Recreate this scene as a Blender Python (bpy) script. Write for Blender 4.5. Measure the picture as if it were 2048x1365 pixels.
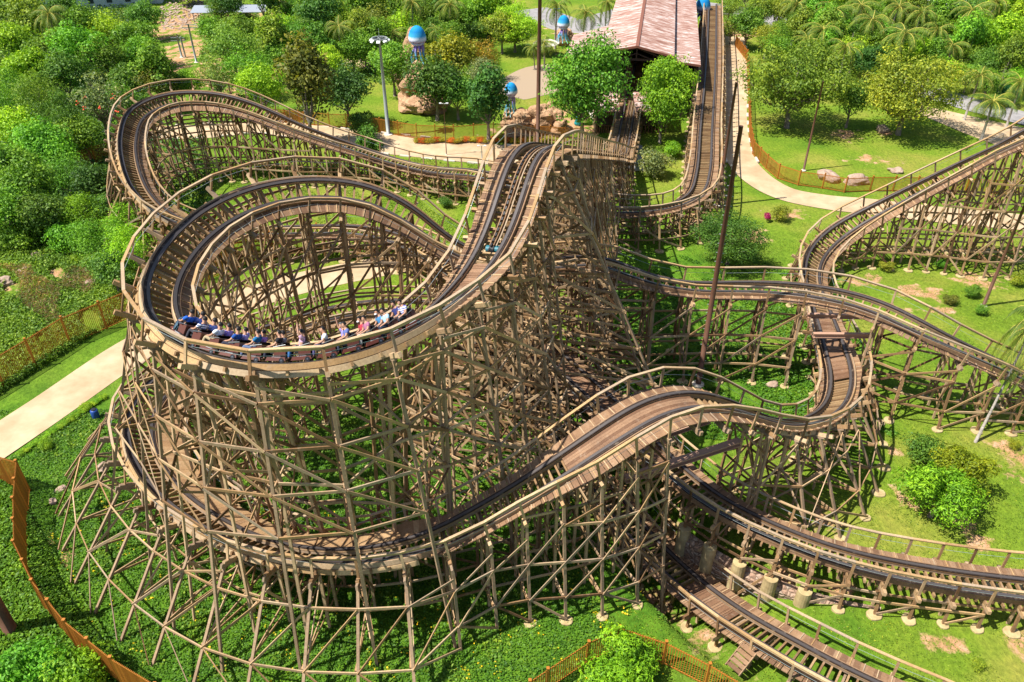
import bpy, bmesh, math, random
import numpy as np
from mathutils import Vector, Matrix

for o in list(bpy.data.objects): bpy.data.objects.remove(o)
SC = bpy.context.scene
COL = SC.collection
R = math.radians

# ------------------------------------------------------------------ camera, sky, sun, exposure
H, FPX, TH = 43.0, 1593.0, R(35.0)
cT, sT = math.cos(TH), math.sin(TH)
cd = bpy.data.cameras.new("camera"); cam = bpy.data.objects.new("camera", cd); COL.objects.link(cam)
cam.location = (0, 0, H); cam.rotation_euler = (R(90) - TH, 0, 0)
cd.sensor_width = 36.0; cd.lens = FPX / 2048 * 36.0; cd.clip_end = 3000
SC.camera = cam

SUN_EL, SUN_AZ = R(58), R(14)          # sun stands to the left and a little towards the camera
sun_dir = Vector((-math.cos(SUN_EL) * math.cos(SUN_AZ), -math.cos(SUN_EL) * math.sin(SUN_AZ), math.sin(SUN_EL)))
w = bpy.data.worlds.new("World"); SC.world = w; w.use_nodes = True
nt = w.node_tree
sky = nt.nodes.new("ShaderNodeTexSky"); sky.sky_type = 'NISHITA'; sky.sun_disc = False
sky.sun_elevation = SUN_EL; sky.sun_rotation = math.atan2(sun_dir.x, sun_dir.y)
nt.links.new(sky.outputs[0], nt.nodes["Background"].inputs[0])
nt.nodes["Background"].inputs[1].default_value = 0.085
sd = bpy.data.lights.new("sun", 'SUN'); sun = bpy.data.objects.new("sun", sd); COL.objects.link(sun)
sd.energy = 5.0; sd.angle = R(0.5); sd.color = (1.0, 0.95, 0.87)
sun.rotation_euler = sun_dir.to_track_quat('Z', 'Y').to_euler()
sun.location = (-60, -10, 100)
SC.view_settings.view_transform = 'Standard'; SC.view_settings.look = 'None'
SC.view_settings.gamma = 1; SC.view_settings.exposure = 0.8
SC.cycles.max_bounces = 6; SC.cycles.diffuse_bounces = 3; SC.cycles.transmission_bounces = 3
SC.cycles.transparent_max_bounces = 4

def P(px, py, z=0.0):
    """point at height z seen at photo pixel (px, py)"""
    u = (px - 1024) / FPX; v = (py - 682.5) / FPX
    d = (H - z) / (sT + v * cT)
    return Vector((u * d, d * (cT - v * sT), z))
def depth(p): return cT * p[1] + sT * (H - p[2])
def proj(p):
    d = depth(p); v = (cT * (H - p[2]) - sT * p[1]) / d
    return 1024 + FPX * p[0] / d, 682.5 + FPX * v

# ------------------------------------------------------------------ helpers
def tag(o, label=None, cat=None, group=None, kind=None):
    if label and len(label.split()) > 16: print('LONG', label)
    if label: o["label"] = label
    if cat: o["category"] = cat
    if group: o["group"] = group
    if kind: o["kind"] = kind
    return o
def thing(name, label, cat, loc=(0, 0, 0), rz=0.0, group=None):
    o = bpy.data.objects.new(name, None); COL.objects.link(o)
    o.location = loc; o.rotation_euler = (0, 0, rz); o.empty_display_size = .3
    return tag(o, label, cat, group)
def link(name, me, parent=None, color=None):
    o = bpy.data.objects.new(name, me); COL.objects.link(o)
    if parent is not None: o.parent = parent
    if color is not None: o.color = (*color, 1)
    return o

class MB:
    """collects boxes, bars, tubes and strips into one mesh"""
    def __init__(s): s.v = []; s.f = []; s.mi = []; s.n = 0
    def add(s, vs, fs, m=0):
        s.v.extend(vs); k = s.n
        s.f.extend([tuple(i + k for i in f) for f in fs]); s.mi.extend([m] * len(fs)); s.n += len(vs)
    BF = [(0, 3, 2, 1), (4, 5, 6, 7), (0, 1, 5, 4), (1, 2, 6, 5), (2, 3, 7, 6), (3, 0, 4, 7)]
    def obox(s, c, ax, ay, az, m=0):
        c = np.asarray(c); ax = np.asarray(ax); ay = np.asarray(ay); az = np.asarray(az)
        s.add([c - ax - ay - az, c + ax - ay - az, c + ax + ay - az, c - ax + ay - az,
               c - ax - ay + az, c + ax - ay + az, c + ax + ay + az, c - ax + ay + az], MB.BF, m)
    def box(s, x0, x1, y0, y1, z0, z1, m=0):
        s.obox(((x0+x1)/2, (y0+y1)/2, (z0+z1)/2), ((x1-x0)/2, 0, 0), (0, (y1-y0)/2, 0), (0, 0, (z1-z0)/2), m)
    def beam(s, p, q, wd, ht, up=(0, 0, 1), m=0):
        p = np.asarray(p, float); q = np.asarray(q, float); d = q - p; L = math.sqrt(d @ d)
        if L < 1e-4: return
        d = d / L; up = np.asarray(up, float)
        if abs(d @ up) > .96: up = np.array((1., .1, 0))
        sx = np.cross(d, up); sx /= math.sqrt(sx @ sx); uu = np.cross(sx, d)
        s.obox((p + q) / 2, sx * wd / 2, d * L / 2, uu * ht / 2, m)
    def tube(s, pts, rad, seg=8, m=0, cap=True):
        pts = [np.asarray(p, float) for p in pts]; base = s.n; vs = []; fs = []
        for i, p in enumerate(pts):
            a = pts[max(i-1, 0)]; b = pts[min(i+1, len(pts)-1)]; d = b - a; d = d / (np.linalg.norm(d) + 1e-9)
            up = np.array((0, 0, 1.)) if abs(d[2]) < .95 else np.array((1., 0, 0))
            x = np.cross(d, up); x /= np.linalg.norm(x); y = np.cross(x, d)
            r = rad[i] if hasattr(rad, '__len__') else rad
            for k in range(seg):
                t = 2 * math.pi * k / seg; vs.append(p + x * r * math.cos(t) + y * r * math.sin(t))
        for i in range(len(pts) - 1):
            for k in range(seg):
                a = i*seg+k; b = i*seg+(k+1) % seg; fs.append((a, b, b+seg, a+seg))
        if cap:
            fs.append(tuple(range(seg))); fs.append(tuple((len(pts)-1)*seg + k for k in reversed(range(seg))))
        s.add(vs, fs, m)
    def lathe(s, prof, c=(0, 0, 0), seg=16, m=0, wob=None):
        vs = []; fs = []
        for r, z in prof:
            for k in range(seg):
                t = 2*math.pi*k/seg; rr = r * (wob(t, z) if wob else 1)
                vs.append((c[0]+rr*math.cos(t), c[1]+rr*math.sin(t), c[2]+z))
        for i in range(len(prof)-1):
            for k in range(seg):
                a = i*seg+k; b = i*seg+(k+1) % seg; fs.append((a, b, b+seg, a+seg))
        fs.append(tuple(reversed(range(seg)))); fs.append(tuple((len(prof)-1)*seg+k for k in range(seg)))
        s.add(vs, fs, m)
    def mesh(s, name, mats, smooth=False):
        me = bpy.data.meshes.new(name)
        me.from_pydata([tuple(map(float, v)) for v in s.v], [], s.f)
        for m in (mats if isinstance(mats, (list, tuple)) else [mats]): me.materials.append(m)
        if len(set(s.mi)) > 1: me.polygons.foreach_set('material_index', s.mi)
        if smooth: me.polygons.foreach_set('use_smooth', [True]*len(s.f))
        me.update(); return me
    def build(s, name, mats, parent=None, smooth=False, color=None):
        return link(name, s.mesh(name, mats, smooth), parent, color)

def np_mesh(name, V, F, mat, smooth=False):
    """V (n,3), F (m,4) arrays"""
    me = bpy.data.meshes.new(name); n, m = len(V), len(F)
    me.vertices.add(n); me.vertices.foreach_set('co', np.asarray(V, np.float32).ravel())
    me.loops.add(m*4); me.loops.foreach_set('vertex_index', np.asarray(F, np.int32).ravel())
    me.polygons.add(m); me.polygons.foreach_set('loop_start', np.arange(0, m*4, 4, dtype=np.int32))
    me.polygons.foreach_set('loop_total', np.full(m, 4, np.int32))
    if smooth: me.polygons.foreach_set('use_smooth', np.ones(m, bool))
    for mm in (mat if isinstance(mat, (list, tuple)) else [mat]): me.materials.append(mm)
    me.update(calc_edges=True); return me

# ------------------------------------------------------------------ materials
def mat(name, col=(.5, .5, .5), rough=.7, metal=0.0, spec=.3):
    m = bpy.data.materials.new(name); m.use_nodes = True
    b = m.node_tree.nodes["Principled BSDF"]
    b.inputs["Base Color"].default_value = (*col, 1); b.inputs["Roughness"].default_value = rough
    b.inputs["Metallic"].default_value = metal; b.inputs["Specular IOR Level"].default_value = spec
    return m
def N(m, t, **kw):
    n = m.node_tree.nodes.new(t)
    for k, v in kw.items(): setattr(n, k, v)
    return n
def L(m, a, b): m.node_tree.links.new(a, b)
def ramp(m, fac, stops):
    r = N(m, "ShaderNodeValToRGB"); e = r.color_ramp.elements
    while len(e) < len(stops): e.new(.5)
    for i, (p, c) in enumerate(stops): e[i].position = p; e[i].color = (*c, 1)
    L(m, fac, r.inputs[0]); return r.outputs[0]
def mixc(m, fac, a, b, blend='MIX'):
    x = N(m, "ShaderNodeMix", data_type='RGBA', blend_type=blend)
    for i, s in ((0, fac), (6, a), (7, b)):
        if hasattr(s, 'is_linked'): L(m, s, x.inputs[i])
        else: x.inputs[i].default_value = s if i == 0 else (*s, 1)
    return x.outputs[2]
def noise(m, scale, detail=3, vec=None, rough=.55):
    n = N(m, "ShaderNodeTexNoise"); n.inputs["Scale"].default_value = scale; n.inputs["Detail"].default_value = detail
    n.inputs["Roughness"].default_value = rough
    if vec is not None: L(m, vec, n.inputs["Vector"])
    return n.outputs[0]
def objvec(m, scale=None):
    t = N(m, "ShaderNodeTexCoord"); v = t.outputs["Object"]
    if scale:
        mp = N(m, "ShaderNodeMapping"); mp.inputs["Scale"].default_value = scale; L(m, v, mp.inputs[0]); v = mp.outputs[0]
    return v
def bump(m, h, strength=.4, dist=.1):
    b = N(m, "ShaderNodeBump"); b.inputs["Strength"].default_value = strength; b.inputs["Distance"].default_value = dist
    L(m, h, b.inputs["Height"]); L(m, b.outputs[0], m.node_tree.nodes["Principled BSDF"].inputs["Normal"])
def base(m): return m.node_tree.nodes["Principled BSDF"].inputs["Base Color"]

def wood(name, stops, rough=.8, stain=.45):
    m = mat(name, rough=rough, spec=.2)
    g = N(m, "ShaderNodeNewGeometry")
    c = ramp(m, g.outputs["Random Per Island"], stops)
    n1 = noise(m, 9, 4, objvec(m)); n2 = noise(m, .7, 2, objvec(m))
    c = mixc(m, ramp(m, n1, [(.35, (0, 0, 0)), (.7, (1, 1, 1))]), c, (.75, .72, .7), 'MULTIPLY')
    n3 = noise(m, 2.2, 5, objvec(m), .7); c = mixc(m, ramp(m, n3, [(.55, (0, 0, 0)), (.75, (.55, .55, .55))]), c, (.38, .3, .22))
    x = N(m, "ShaderNodeMix", data_type='RGBA', blend_type='MULTIPLY'); x.inputs[0].default_value = stain
    L(m, c, x.inputs[6]); L(m, ramp(m, n2, [(.3, (.55, .5, .5)), (.7, (1.15, 1.1, 1.05))]), x.inputs[7])
    L(m, x.outputs[2], base(m)); bump(m, n1, .25, .02)
    return m
WOOD = wood("weathered_timber", [(0, (.13, .07, .034)), (.2, (.28, .168, .08)), (.42, (.42, .265, .13)), (.6, (.31, .235, .165)), (.8, (.48, .32, .165)), (1, (.6, .44, .27))])
TAN = wood("tan_timber", [(0, (.36, .22, .1)), (.35, (.52, .345, .165)), (.65, (.4, .31, .215)), (1, (.6, .43, .235))], .75, .35)
DECK = wood("brown_planks", [(0, (.19, .11, .065)), (.5, (.28, .17, .095)), (1, (.36, .235, .14))], .75, .5)
DECKD = wood("dark_deck_boards", [(0, (.18, .1, .058)), (.5, (.25, .145, .085)), (1, (.32, .2, .12))], .7, .5)
WIDED = wood("tan_planks", [(0, (.33, .2, .1)), (.5, (.43, .27, .135)), (1, (.5, .34, .18))], .75, .4)
TIE = wood("dark_ties", [(0, (.2, .12, .06)), (.5, (.32, .2, .1)), (1, (.42, .29, .15))], .8, .4)
DARKW = wood("oiled_timber", [(0, (.03, .021, .018)), (.5, (.045, .031, .025)), (1, (.065, .044, .034))], .8, .3)
STEEL = mat("running_steel", (.09, .078, .075), .55, .25)
CABLE = mat("steel_cable", (.38, .45, .46), .4, .3)
BLACK = mat("black_metal", (.018, .018, .02), .4, 0, .5)
CONC = mat("footing_concrete", rough=.9)
L(CONC, ramp(CONC, noise(CONC, 2.2, 5, objvec(CONC)), [(.25, (.3, .22, .105)), (.6, (.46, .36, .18)), (.85, (.5, .42, .26))]), base(CONC))
bump(CONC, noise(CONC, 14, 3, objvec(CONC)), .4, .03)
CONC2 = mat("pale_concrete", rough=.9)
L(CONC2, ramp(CONC2, noise(CONC2, 1.5, 5, objvec(CONC2)), [(.3, (.5, .44, .36)), (.7, (.66, .6, .5))]), base(CONC2))
BROWNPOLE = mat("brown_pole_paint", rough=.55)
L(BROWNPOLE, ramp(BROWNPOLE, noise(BROWNPOLE, 3, 4, objvec(BROWNPOLE, (1, 1, .3))), [(.3, (.09, .042, .026)), (.7, (.15, .072, .043))]), base(BROWNPOLE))
GREYPOLE = mat("galvanised_steel", rough=.5, metal=.2)
L(GREYPOLE, ramp(GREYPOLE, noise(GREYPOLE, 2, 4, objvec(GREYPOLE, (1, 1, .2))), [(.3, (.24, .27, .26)), (.7, (.4, .43, .41))]), base(GREYPOLE))
FENCE = mat("orange_brown_fence_paint", rough=.6)
g_ = N(FENCE, "ShaderNodeNewGeometry")
L(FENCE, ramp(FENCE, g_.outputs["Random Per Island"], [(0, (.3, .105, .014)), (1, (.46, .175, .025))]), base(FENCE))

# ground: grass with bare earth where the 'dirt' attribute says so
GROUND = mat("grass_and_earth", rough=.95, spec=.1)
ov = objvec(GROUND)
a_d = N(GROUND, "ShaderNodeAttribute", attribute_name="dirt"); a_l = N(GROUND, "ShaderNodeAttribute", attribute_name="lush")
nA = noise(GROUND, .12, 5, ov); nB = noise(GROUND, 2.6, 5, ov, .7); nC = noise(GROUND, .45, 6, ov, .65)
lawn = ramp(GROUND, nA, [(.3, (.085, .175, .014)), (.48, (.15, .23, .02)), (.68, (.25, .255, .045))])
lush = ramp(GROUND, nC, [(.3, (.04, .12, .01)), (.55, (.1, .21, .016)), (.75, (.17, .26, .03))])
gc = mixc(GROUND, a_l.outputs["Fac"], lawn, lush)
gc = mixc(GROUND, .8, gc, ramp(GROUND, nB, [(.28, (.5, .55, .45)), (.5, (.95, .97, .9)), (.72, (1.45, 1.35, 1.2))]), 'MULTIPLY')
earth = ramp(GROUND, noise(GROUND, .9, 6, ov, .7), [(.3, (.33, .165, .075)), (.55, (.48, .28, .15)), (.75, (.56, .4, .27))])
ma = N(GROUND, "ShaderNodeMath", operation='ADD'); L(GROUND, a_d.outputs["Fac"], ma.inputs[0])
mb_ = N(GROUND, "ShaderNodeMath", operation='MULTIPLY_ADD'); L(GROUND, nC, mb_.inputs[0]); mb_.inputs[1].default_value = 3.4; mb_.inputs[2].default_value = -2.2
L(GROUND, mb_.outputs[0], ma.inputs[1])
df = ramp(GROUND, ma.outputs[0], [(.12, (0, 0, 0)), (.42, (1, 1, 1))])
L(GROUND, mixc(GROUND, df, gc, earth), base(GROUND))
bump(GROUND, nB, .9, .25)

PATH = mat("sandy_concrete", rough=.9)
pv = objvec(PATH)
pc = ramp(PATH, noise(PATH, .5, 6, pv), [(.3, (.4, .29, .17)), (.6, (.5, .375, .235)), (.8, (.55, .44, .3))])
pc = mixc(PATH, .55, pc, ramp(PATH, noise(PATH, .16, 5, pv, .7), [(.35, (.72, .66, .6)), (.6, (1.1, 1.1, 1.1))]), 'MULTIPLY')
L(PATH, pc, base(PATH)); bump(PATH, noise(PATH, 12, 3, pv), .3, .02)
ROAD = mat("grey_paving", rough=.9)
L(ROAD, ramp(ROAD, noise(ROAD, .8, 6, objvec(ROAD)), [(.3, (.2, .19, .19)), (.7, (.34, .32, .31))]), base(ROAD))
ROCK = mat("sandstone", rough=.9)
rv = objvec(ROCK, (1, 1, 3.2))
L(ROCK, ramp(ROCK, noise(ROCK, .8, 6, rv, .65), [(.25, (.17, .09, .05)), (.5, (.42, .25, .14)), (.75, (.56, .38, .23))]), base(ROCK))
bump(ROCK, noise(ROCK, 2.5, 5, rv), .8, .25)
PINK = mat("pale_granite", rough=.85)
L(PINK, ramp(PINK, noise(PINK, 1.8, 5, objvec(PINK)), [(.3, (.27, .18, .13)), (.7, (.44, .33, .25))]), base(PINK)); bump(PINK, noise(PINK, 3, 4, objvec(PINK)), .6, .15)
STONEW = mat("rubble_stone_wall", rough=.95)
vs_ = N(STONEW, "ShaderNodeTexVoronoi"); vs_.inputs["Scale"].default_value = 2.6; L(STONEW, objvec(STONEW, (1, 1, 1.6)), vs_.inputs[0])
ve_ = N(STONEW, "ShaderNodeTexVoronoi", feature='DISTANCE_TO_EDGE'); ve_.inputs["Scale"].default_value = 2.6; L(STONEW, objvec(STONEW, (1, 1, 1.6)), ve_.inputs[0])
sp = N(STONEW, "ShaderNodeSeparateColor"); L(STONEW, vs_.outputs["Color"], sp.inputs[0])
sc_ = ramp(STONEW, sp.outputs[0], [(0, (.24, .15, .1)), (.5, (.36, .23, .16)), (1, (.44, .34, .26))])
L(STONEW, mixc(STONEW, ramp(STONEW, ve_.outputs[0], [(0, (1, 1, 1)), (.07, (0, 0, 0))]), sc_, (.13, .09, .06)), base(STONEW))
bump(STONEW, ve_.outputs[0], 1, .3)

# roof: rust over white paint, streaks running down the slope
ROOF = mat("rusty_corrugated_roof", rough=.75)
uvr = objvec(ROOF, (.3, 1.1, .3))
na = noise(ROOF, 1.5, 9, uvr, .72)
L(ROOF, ramp(ROOF, na, [(.38, (.22, .1, .07)), (.49, (.38, .22, .17)), (.57, (.52, .4, .35)), (.66, (.72, .68, .65))]), base(ROOF))
wv = N(ROOF, "ShaderNodeTexWave", bands_direction='Y'); wv.inputs["Scale"].default_value = 1.6; L(ROOF, objvec(ROOF), wv.inputs[0])
bump(ROOF, wv.outputs[0], .5, .1)

def leafmat(name, hue_spread=.25, transl=.3):
    m = bpy.data.materials.new(name); m.use_nodes = True; t = m.node_tree
    b = t.nodes["Principled BSDF"]; b.inputs["Roughness"].default_value = .55; b.inputs["Specular IOR Level"].default_value = .25
    oi = N(m, "ShaderNodeObjectInfo"); g = N(m, "ShaderNodeNewGeometry")
    v = ramp(m, g.outputs["Random Per Island"], [(0, (.55, .62, .6)), (.45, (.95, 1, .9)), (.8, (1.25, 1.18, .9)), (1, (1.75, 1.5, 1.0))])
    c = mixc(m, 1.0, oi.outputs["Color"], v, 'MULTIPLY')
    n = noise(m, .32, 5, objvec(m), .65)
    c = mixc(m, .85, c, ramp(m, n, [(.32, (.5, .66, .66)), (.5, (1, 1, 1)), (.68, (1.5, 1.32, 1.0))]), 'MULTIPLY')
    L(m, c, b.inputs["Base Color"])
    tr = N(m, "ShaderNodeBsdfTranslucent")
    L(m, mixc(m, 1.0, c, (1.2, 1.3, .6), 'MULTIPLY'), tr.inputs[0])
    mx = N(m, "ShaderNodeMixShader"); mx.inputs[0].default_value = transl
    L(m, b.outputs[0], mx.inputs[1]); L(m, tr.outputs[0], mx.inputs[2]); L(m, mx.outputs[0], t.nodes["Material Output"].inputs[0])
    return m
LEAF = leafmat("leaves")
BARK = mat("grey_bark", rough=.95)
L(BARK, ramp(BARK, noise(BARK, 4, 5, objvec(BARK, (1, 1, .4))), [(.3, (.12, .09, .065)), (.7, (.3, .25, .2))]), base(BARK))
PALMBARK = mat("palm_bark", rough=.95)
L(PALMBARK, ramp(PALMBARK, noise(PALMBARK, 5, 4, objvec(PALMBARK, (.5, .5, 3))), [(.3, (.2, .17, .14)), (.7, (.42, .38, .33))]), base(PALMBARK))
def objcol(name, rough=.7, pat=None):
    m = mat(name, rough=rough); oi = N(m, "ShaderNodeObjectInfo"); c = oi.outputs["Color"]
    if pat == 'stripe':
        wv = N(m, "ShaderNodeTexWave", bands_direction='Z'); wv.inputs["Scale"].default_value = 3.6; L(m, objvec(m), wv.inputs[0])
        c = mixc(m, ramp(m, wv.outputs[0], [(.48, (0, 0, 0)), (.52, (1, 1, 1))]), c, (.75, .77, .82))
    L(m, c, base(m)); return m
CLOTH = objcol("cloth", .9); STRIPE = objcol("striped_cloth", .9, 'stripe'); HAIR = objcol("hair", .5); SKIN = objcol("skin", .55)
PAINT = objcol("paint", .45)

# ------------------------------------------------------------------ track centre lines  (photo px, px, rail height, bank; right side down is +)
TR = {
 'lift': [(1283,110,2.6,0),(1275,150,2.6,0),(1262,200,2.6,0),(1249,270,2.6,0),(1239,305,3.5,0),(1208,302,8.5,0),(1150,294,16.5,0),(1112,289,21.3,0),(1085,287,23.6,0),(1058,296,24,0),(1032,350,23.3,0),(1003,440,21.6,4),(965,520,20.4,14),(905,590,19.8,24),(820,655,19.6,30),(690,712,19.6,34),(545,728,19.6,36),(420,705,19.6,36),(345,655,19.6,36),(322,590,19.6,36),(345,520,19.6,36),(420,440,19.6,36),(520,392,19.4,36),(640,375,18.8,34),(745,390,17.8,28),(830,435,16.0,20),(905,492,13.6,10),(1010,530,11.9,3),(1110,525,11.4,0),(1200,520,10.8,0),(1290,553,9.4,0),(1383,572,8.3,-4),(1500,572,8.3,0),(1620,580,8.5,6),(1740,607,8.5,8),(1850,658,8.0,6),(1950,705,6.4,3),(2048,750,4.5,0),(2150,800,3,0)],
 'far': [(1425,8,5,0),(1424,60,5,0),(1421,140,5,0),(1413,250,5,0),(1405,350,4.6,8),(1390,388,4.3,14),(1340,412,4,12),(1215,418,3.8,0),(1085,385,3.8,-4),(955,346,3.8,-6),(880,341,3.6,-4),(800,325,3.4,0),(700,292,4.8,-4),(600,256,7.,-10),(500,214,9.4,-20),(430,196,10.4,-28),(345,196,10.8,-34),(280,222,10.6,-36),(258,270,10.0,-34),(262,330,9,-30),(285,385,7.6,-24),(330,428,6.0,-16),(400,455,4.6,-8),(500,462,3.6,0),(620,458,3.2,4),(740,462,3.2,6),(850,500,3.2,6),(950,570,3.3,4),(1060,668,3.4,2),(1150,748,3.4,0),(1240,830,3.4,0),(1330,922,3.3,-4),(1430,1002,3.2,-8),(1540,1058,3.2,-10),(1680,1110,3.,-10),(1850,1148,2.6,-6),(2048,1176,2.4,-4),(2200,1190,2.4,0)],
 'low': [(2150,215,17,0),(2048,270,14.6,0),(1950,318,11.8,-2),(1850,368,8.9,-6),(1750,420,6.0,-12),(1680,460,4.1,-20),(1635,505,2.9,-26),(1625,555,2.4,-20),(1645,620,2.3,-6),(1668,690,2.9,12),(1682,750,4.0,26),(1670,805,5.3,30),(1625,838,6.6,26),(1560,842,8.2,16),(1480,812,10.6,6),(1400,795,12.2,2),(1310,812,12.6,0),(1220,865,11.9,0),(1100,945,9.9,0),(980,1018,7.8,4),(850,1082,6.4,12),(700,1110,5.7,22),(540,1093,5.6,26),(410,1035,5.6,26),(320,960,5.6,26),(280,880,5.6,26),(290,810,5.5,24),(350,745,5.2,20),(450,695,4.6,14),(560,655,3.8,10),(680,622,2.8,10),(800,610,2.,12),(910,630,1.3,16),(1000,690,.6,14),(1062,765,-0.2,8),(1130,870,-1.0,4),(1210,980,-1.6,0),(1290,1080,-1.7,0),(1380,1165,-1.2,-3),(1470,1232,-.2,-4),(1560,1285,.8,-4),(1650,1335,1.0,-4),(1760,1390,1.1,-3),(1850,1430,1.1,0),(2000,1500,1.1,0)],
}
# per control point ranges: left walkway width, right walkway width, deck between rails, bent spacing
SEG = {
 'lift': [(0, 4, .55, .55, 0), (4, 12, .75, .75, 0), (12, 13, .75, .75, 1), (13, 14, .2, .7, 0), (14, 27, 0, .75, 0), (27, 39, .12, .6, 0)],
 'far': [(0, 8, .6, .6, 0), (8, 12, .35, .35, 0), (12, 23, .85, 0, 0), (23, 28, .4, .4, 0), (28, 31, .6, .7, 1), (31, 38, .75, 0, 0)],
 'low': [(0, 8, .8, .05, 0), (8, 10, .5, .5, 1), (10, 14, .25, .55, 0), (14, 15, .8, .8, 0), (15, 18, .85, .85, 1), (18, 20, .3, .75, 0), (20, 27, 0, 2.0, 0), (27, 33, 0, .6, 0), (33, 36, .3, .3, 0), (36, 38, .75, .4, 0), (38, 39, .75, .4, 1), (39, 45, .75, .4, 0)],
}
BENT = {'lift': 2.3, 'far': 2.05, 'low': 2.25}
DS = .4
class Track: pass
def make_track(key):
    W = np.array([[*P(*p[:3]), p[3]] for p in TR[key]])
    A = [2*W[0]-W[1]] + list(W) + [2*W[-1]-W[-2]]
    out = []; cp = []
    for i in range(1, len(A)-2):
        p0, p1, p2, p3 = A[i-1:i+3]
        k = lambda a, b: np.linalg.norm((b-a)[:3])**.5
        t0 = 0; t1 = k(p0, p1); t2 = t1+k(p1, p2); t3 = t2+k(p2, p3)
        for t in np.linspace(t1, t2, 40, endpoint=False):
            a1 = (t1-t)/(t1-t0)*p0+(t-t0)/(t1-t0)*p1; a2 = (t2-t)/(t2-t1)*p1+(t-t1)/(t2-t1)*p2; a3 = (t3-t)/(t3-t2)*p2+(t-t2)/(t3-t2)*p3
            b1 = (t2-t)/(t2-t0)*a1+(t-t0)/(t2-t0)*a2; b2 = (t3-t)/(t3-t1)*a2+(t-t1)/(t3-t1)*a3
            out.append((t2-t)/(t2-t1)*b1+(t-t1)/(t2-t1)*b2); cp.append(i-1+(t-t1)/(t2-t1))
    out.append(W[-1]); cp.append(len(W)-1); out = np.array(out); cp = np.array(cp)
    D = np.r_[0, np.cumsum(np.linalg.norm(np.diff(out[:, :3], axis=0), axis=1))]
    q = np.linspace(0, D[-1], int(D[-1]/DS)+1)
    S = np.stack([np.interp(q, D, out[:, k]) for k in range(4)], 1)
    wn = 7; kk = np.hanning(2*wn+3)[1:-1]; kk /= kk.sum()
    Z = np.concatenate([2*S[0]-S[wn:0:-1], S, 2*S[-1]-S[-2:-wn-2:-1]])
    S = np.stack([np.convolve(Z[:, j], kk, 'valid') for j in range(4)], 1)
    t = Track(); t.key = key; t.pos = S[:, :3]; t.bank = np.radians(S[:, 3]); t.cp = np.interp(q, D, cp); t.n = len(S)
    T = np.gradient(t.pos, axis=0); T /= np.linalg.norm(T, axis=1)[:, None]; t.T = T
    S0 = np.cross(T, np.array([0, 0, 1.])); S0 /= np.linalg.norm(S0, axis=1)[:, None]; t.S0 = S0; U0 = np.cross(S0, T)
    cb, sb = np.cos(t.bank)[:, None], np.sin(t.bank)[:, None]
    t.S = S0*cb-U0*sb; t.U = U0*cb+S0*sb
    t.wl = np.zeros(t.n); t.wr = np.zeros(t.n); t.dk = np.zeros(t.n)
    for a, b, l, r, d in SEG[key]:
        m = (t.cp >= a) & (t.cp < b) | ((t.cp >= b) & (b >= len(W)-1)); t.wl[m] = l; t.wr[m] = r; t.dk[m] = d
    k5 = np.ones(7)/7
    for nm in ('wl', 'wr'):
        a = getattr(t, nm); setattr(t, nm, np.convolve(np.pad(a, 3, 'edge'), k5, 'valid'))
    t.arc = np.arange(t.n)*DS
    return t
TK = {k: make_track(k) for k in TR}
def at(t, i, s, n): return t.pos[i]+t.S[i]*s+t.U[i]*n
ALLP = np.concatenate([t.pos for t in TK.values()]); ALLK = np.concatenate([np.full(t.n, j) for j, t in enumerate(TK.values())]); ALLA = np.concatenate([t.arc for t in TK.values()])

# ------------------------------------------------------------------ terrain
tl = TK['low']; tm = (tl.cp > 32.5) & (tl.cp < 41.5); TRN = tl.pos[tm]; TRD = np.minimum(TRN[:, 2]-1.5, 0)
# deeper beside the tall concrete piers
t_f = TK['far']; tm2 = (t_f.cp > 30.4) & (t_f.cp < 34.2)
T2 = t_f.pos[tm2]+t_f.S0[tm2]*2.7; d2_ = -1.5*np.clip((34.2-t_f.cp[tm2])/1.6, 0, 1)*np.clip((t_f.cp[tm2]-30.2), 0, 1)
TRW = np.r_[np.full(len(TRN), 4.1), np.full(len(T2), 2.3)]; TRN = np.concatenate([TRN, T2]); TRD = np.r_[TRD, d2_]
pier_c = np.array(P(1375, 1110, -3)[:2]); TRD = TRD-1.1*np.exp(-((TRN[:, :2]-pier_c)**2).sum(1)/40)
def terr_np(x, y):
    x = np.asarray(x, float); y = np.asarray(y, float)
    h = np.zeros_like(x)
    sel = (x > -12) & (x < 32) & (y > 14) & (y < 70)
    xs, ys = x[sel], y[sel]
    if len(xs):
        d2 = (xs[:, None]-TRN[None, :, 0])**2+(ys[:, None]-TRN[None, :, 1])**2
        for sl_ in (slice(0, int((TRW > 3).sum())), slice(int((TRW > 3).sum()), None)):
            dd = d2[:, sl_]; k = dd.argmin(1); d = np.sqrt(dd[np.arange(len(xs)), k]); dep = TRD[sl_][k]; wd = TRW[sl_][0]
            f = np.clip((wd-d)/(1.6 if wd > 3 else 1.0), 0, 1); f = f*f*(3-2*f); h[sel] = np.minimum(h[sel], dep*f)
    h = h+.12*np.sin(x*.21+1)*np.sin(y*.17)*np.clip((np.abs(x)+np.abs(y-45))/40, 0, 1)
    return h
def terr(x, y): return float(terr_np(np.array([x]), np.array([y]))[0])

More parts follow.
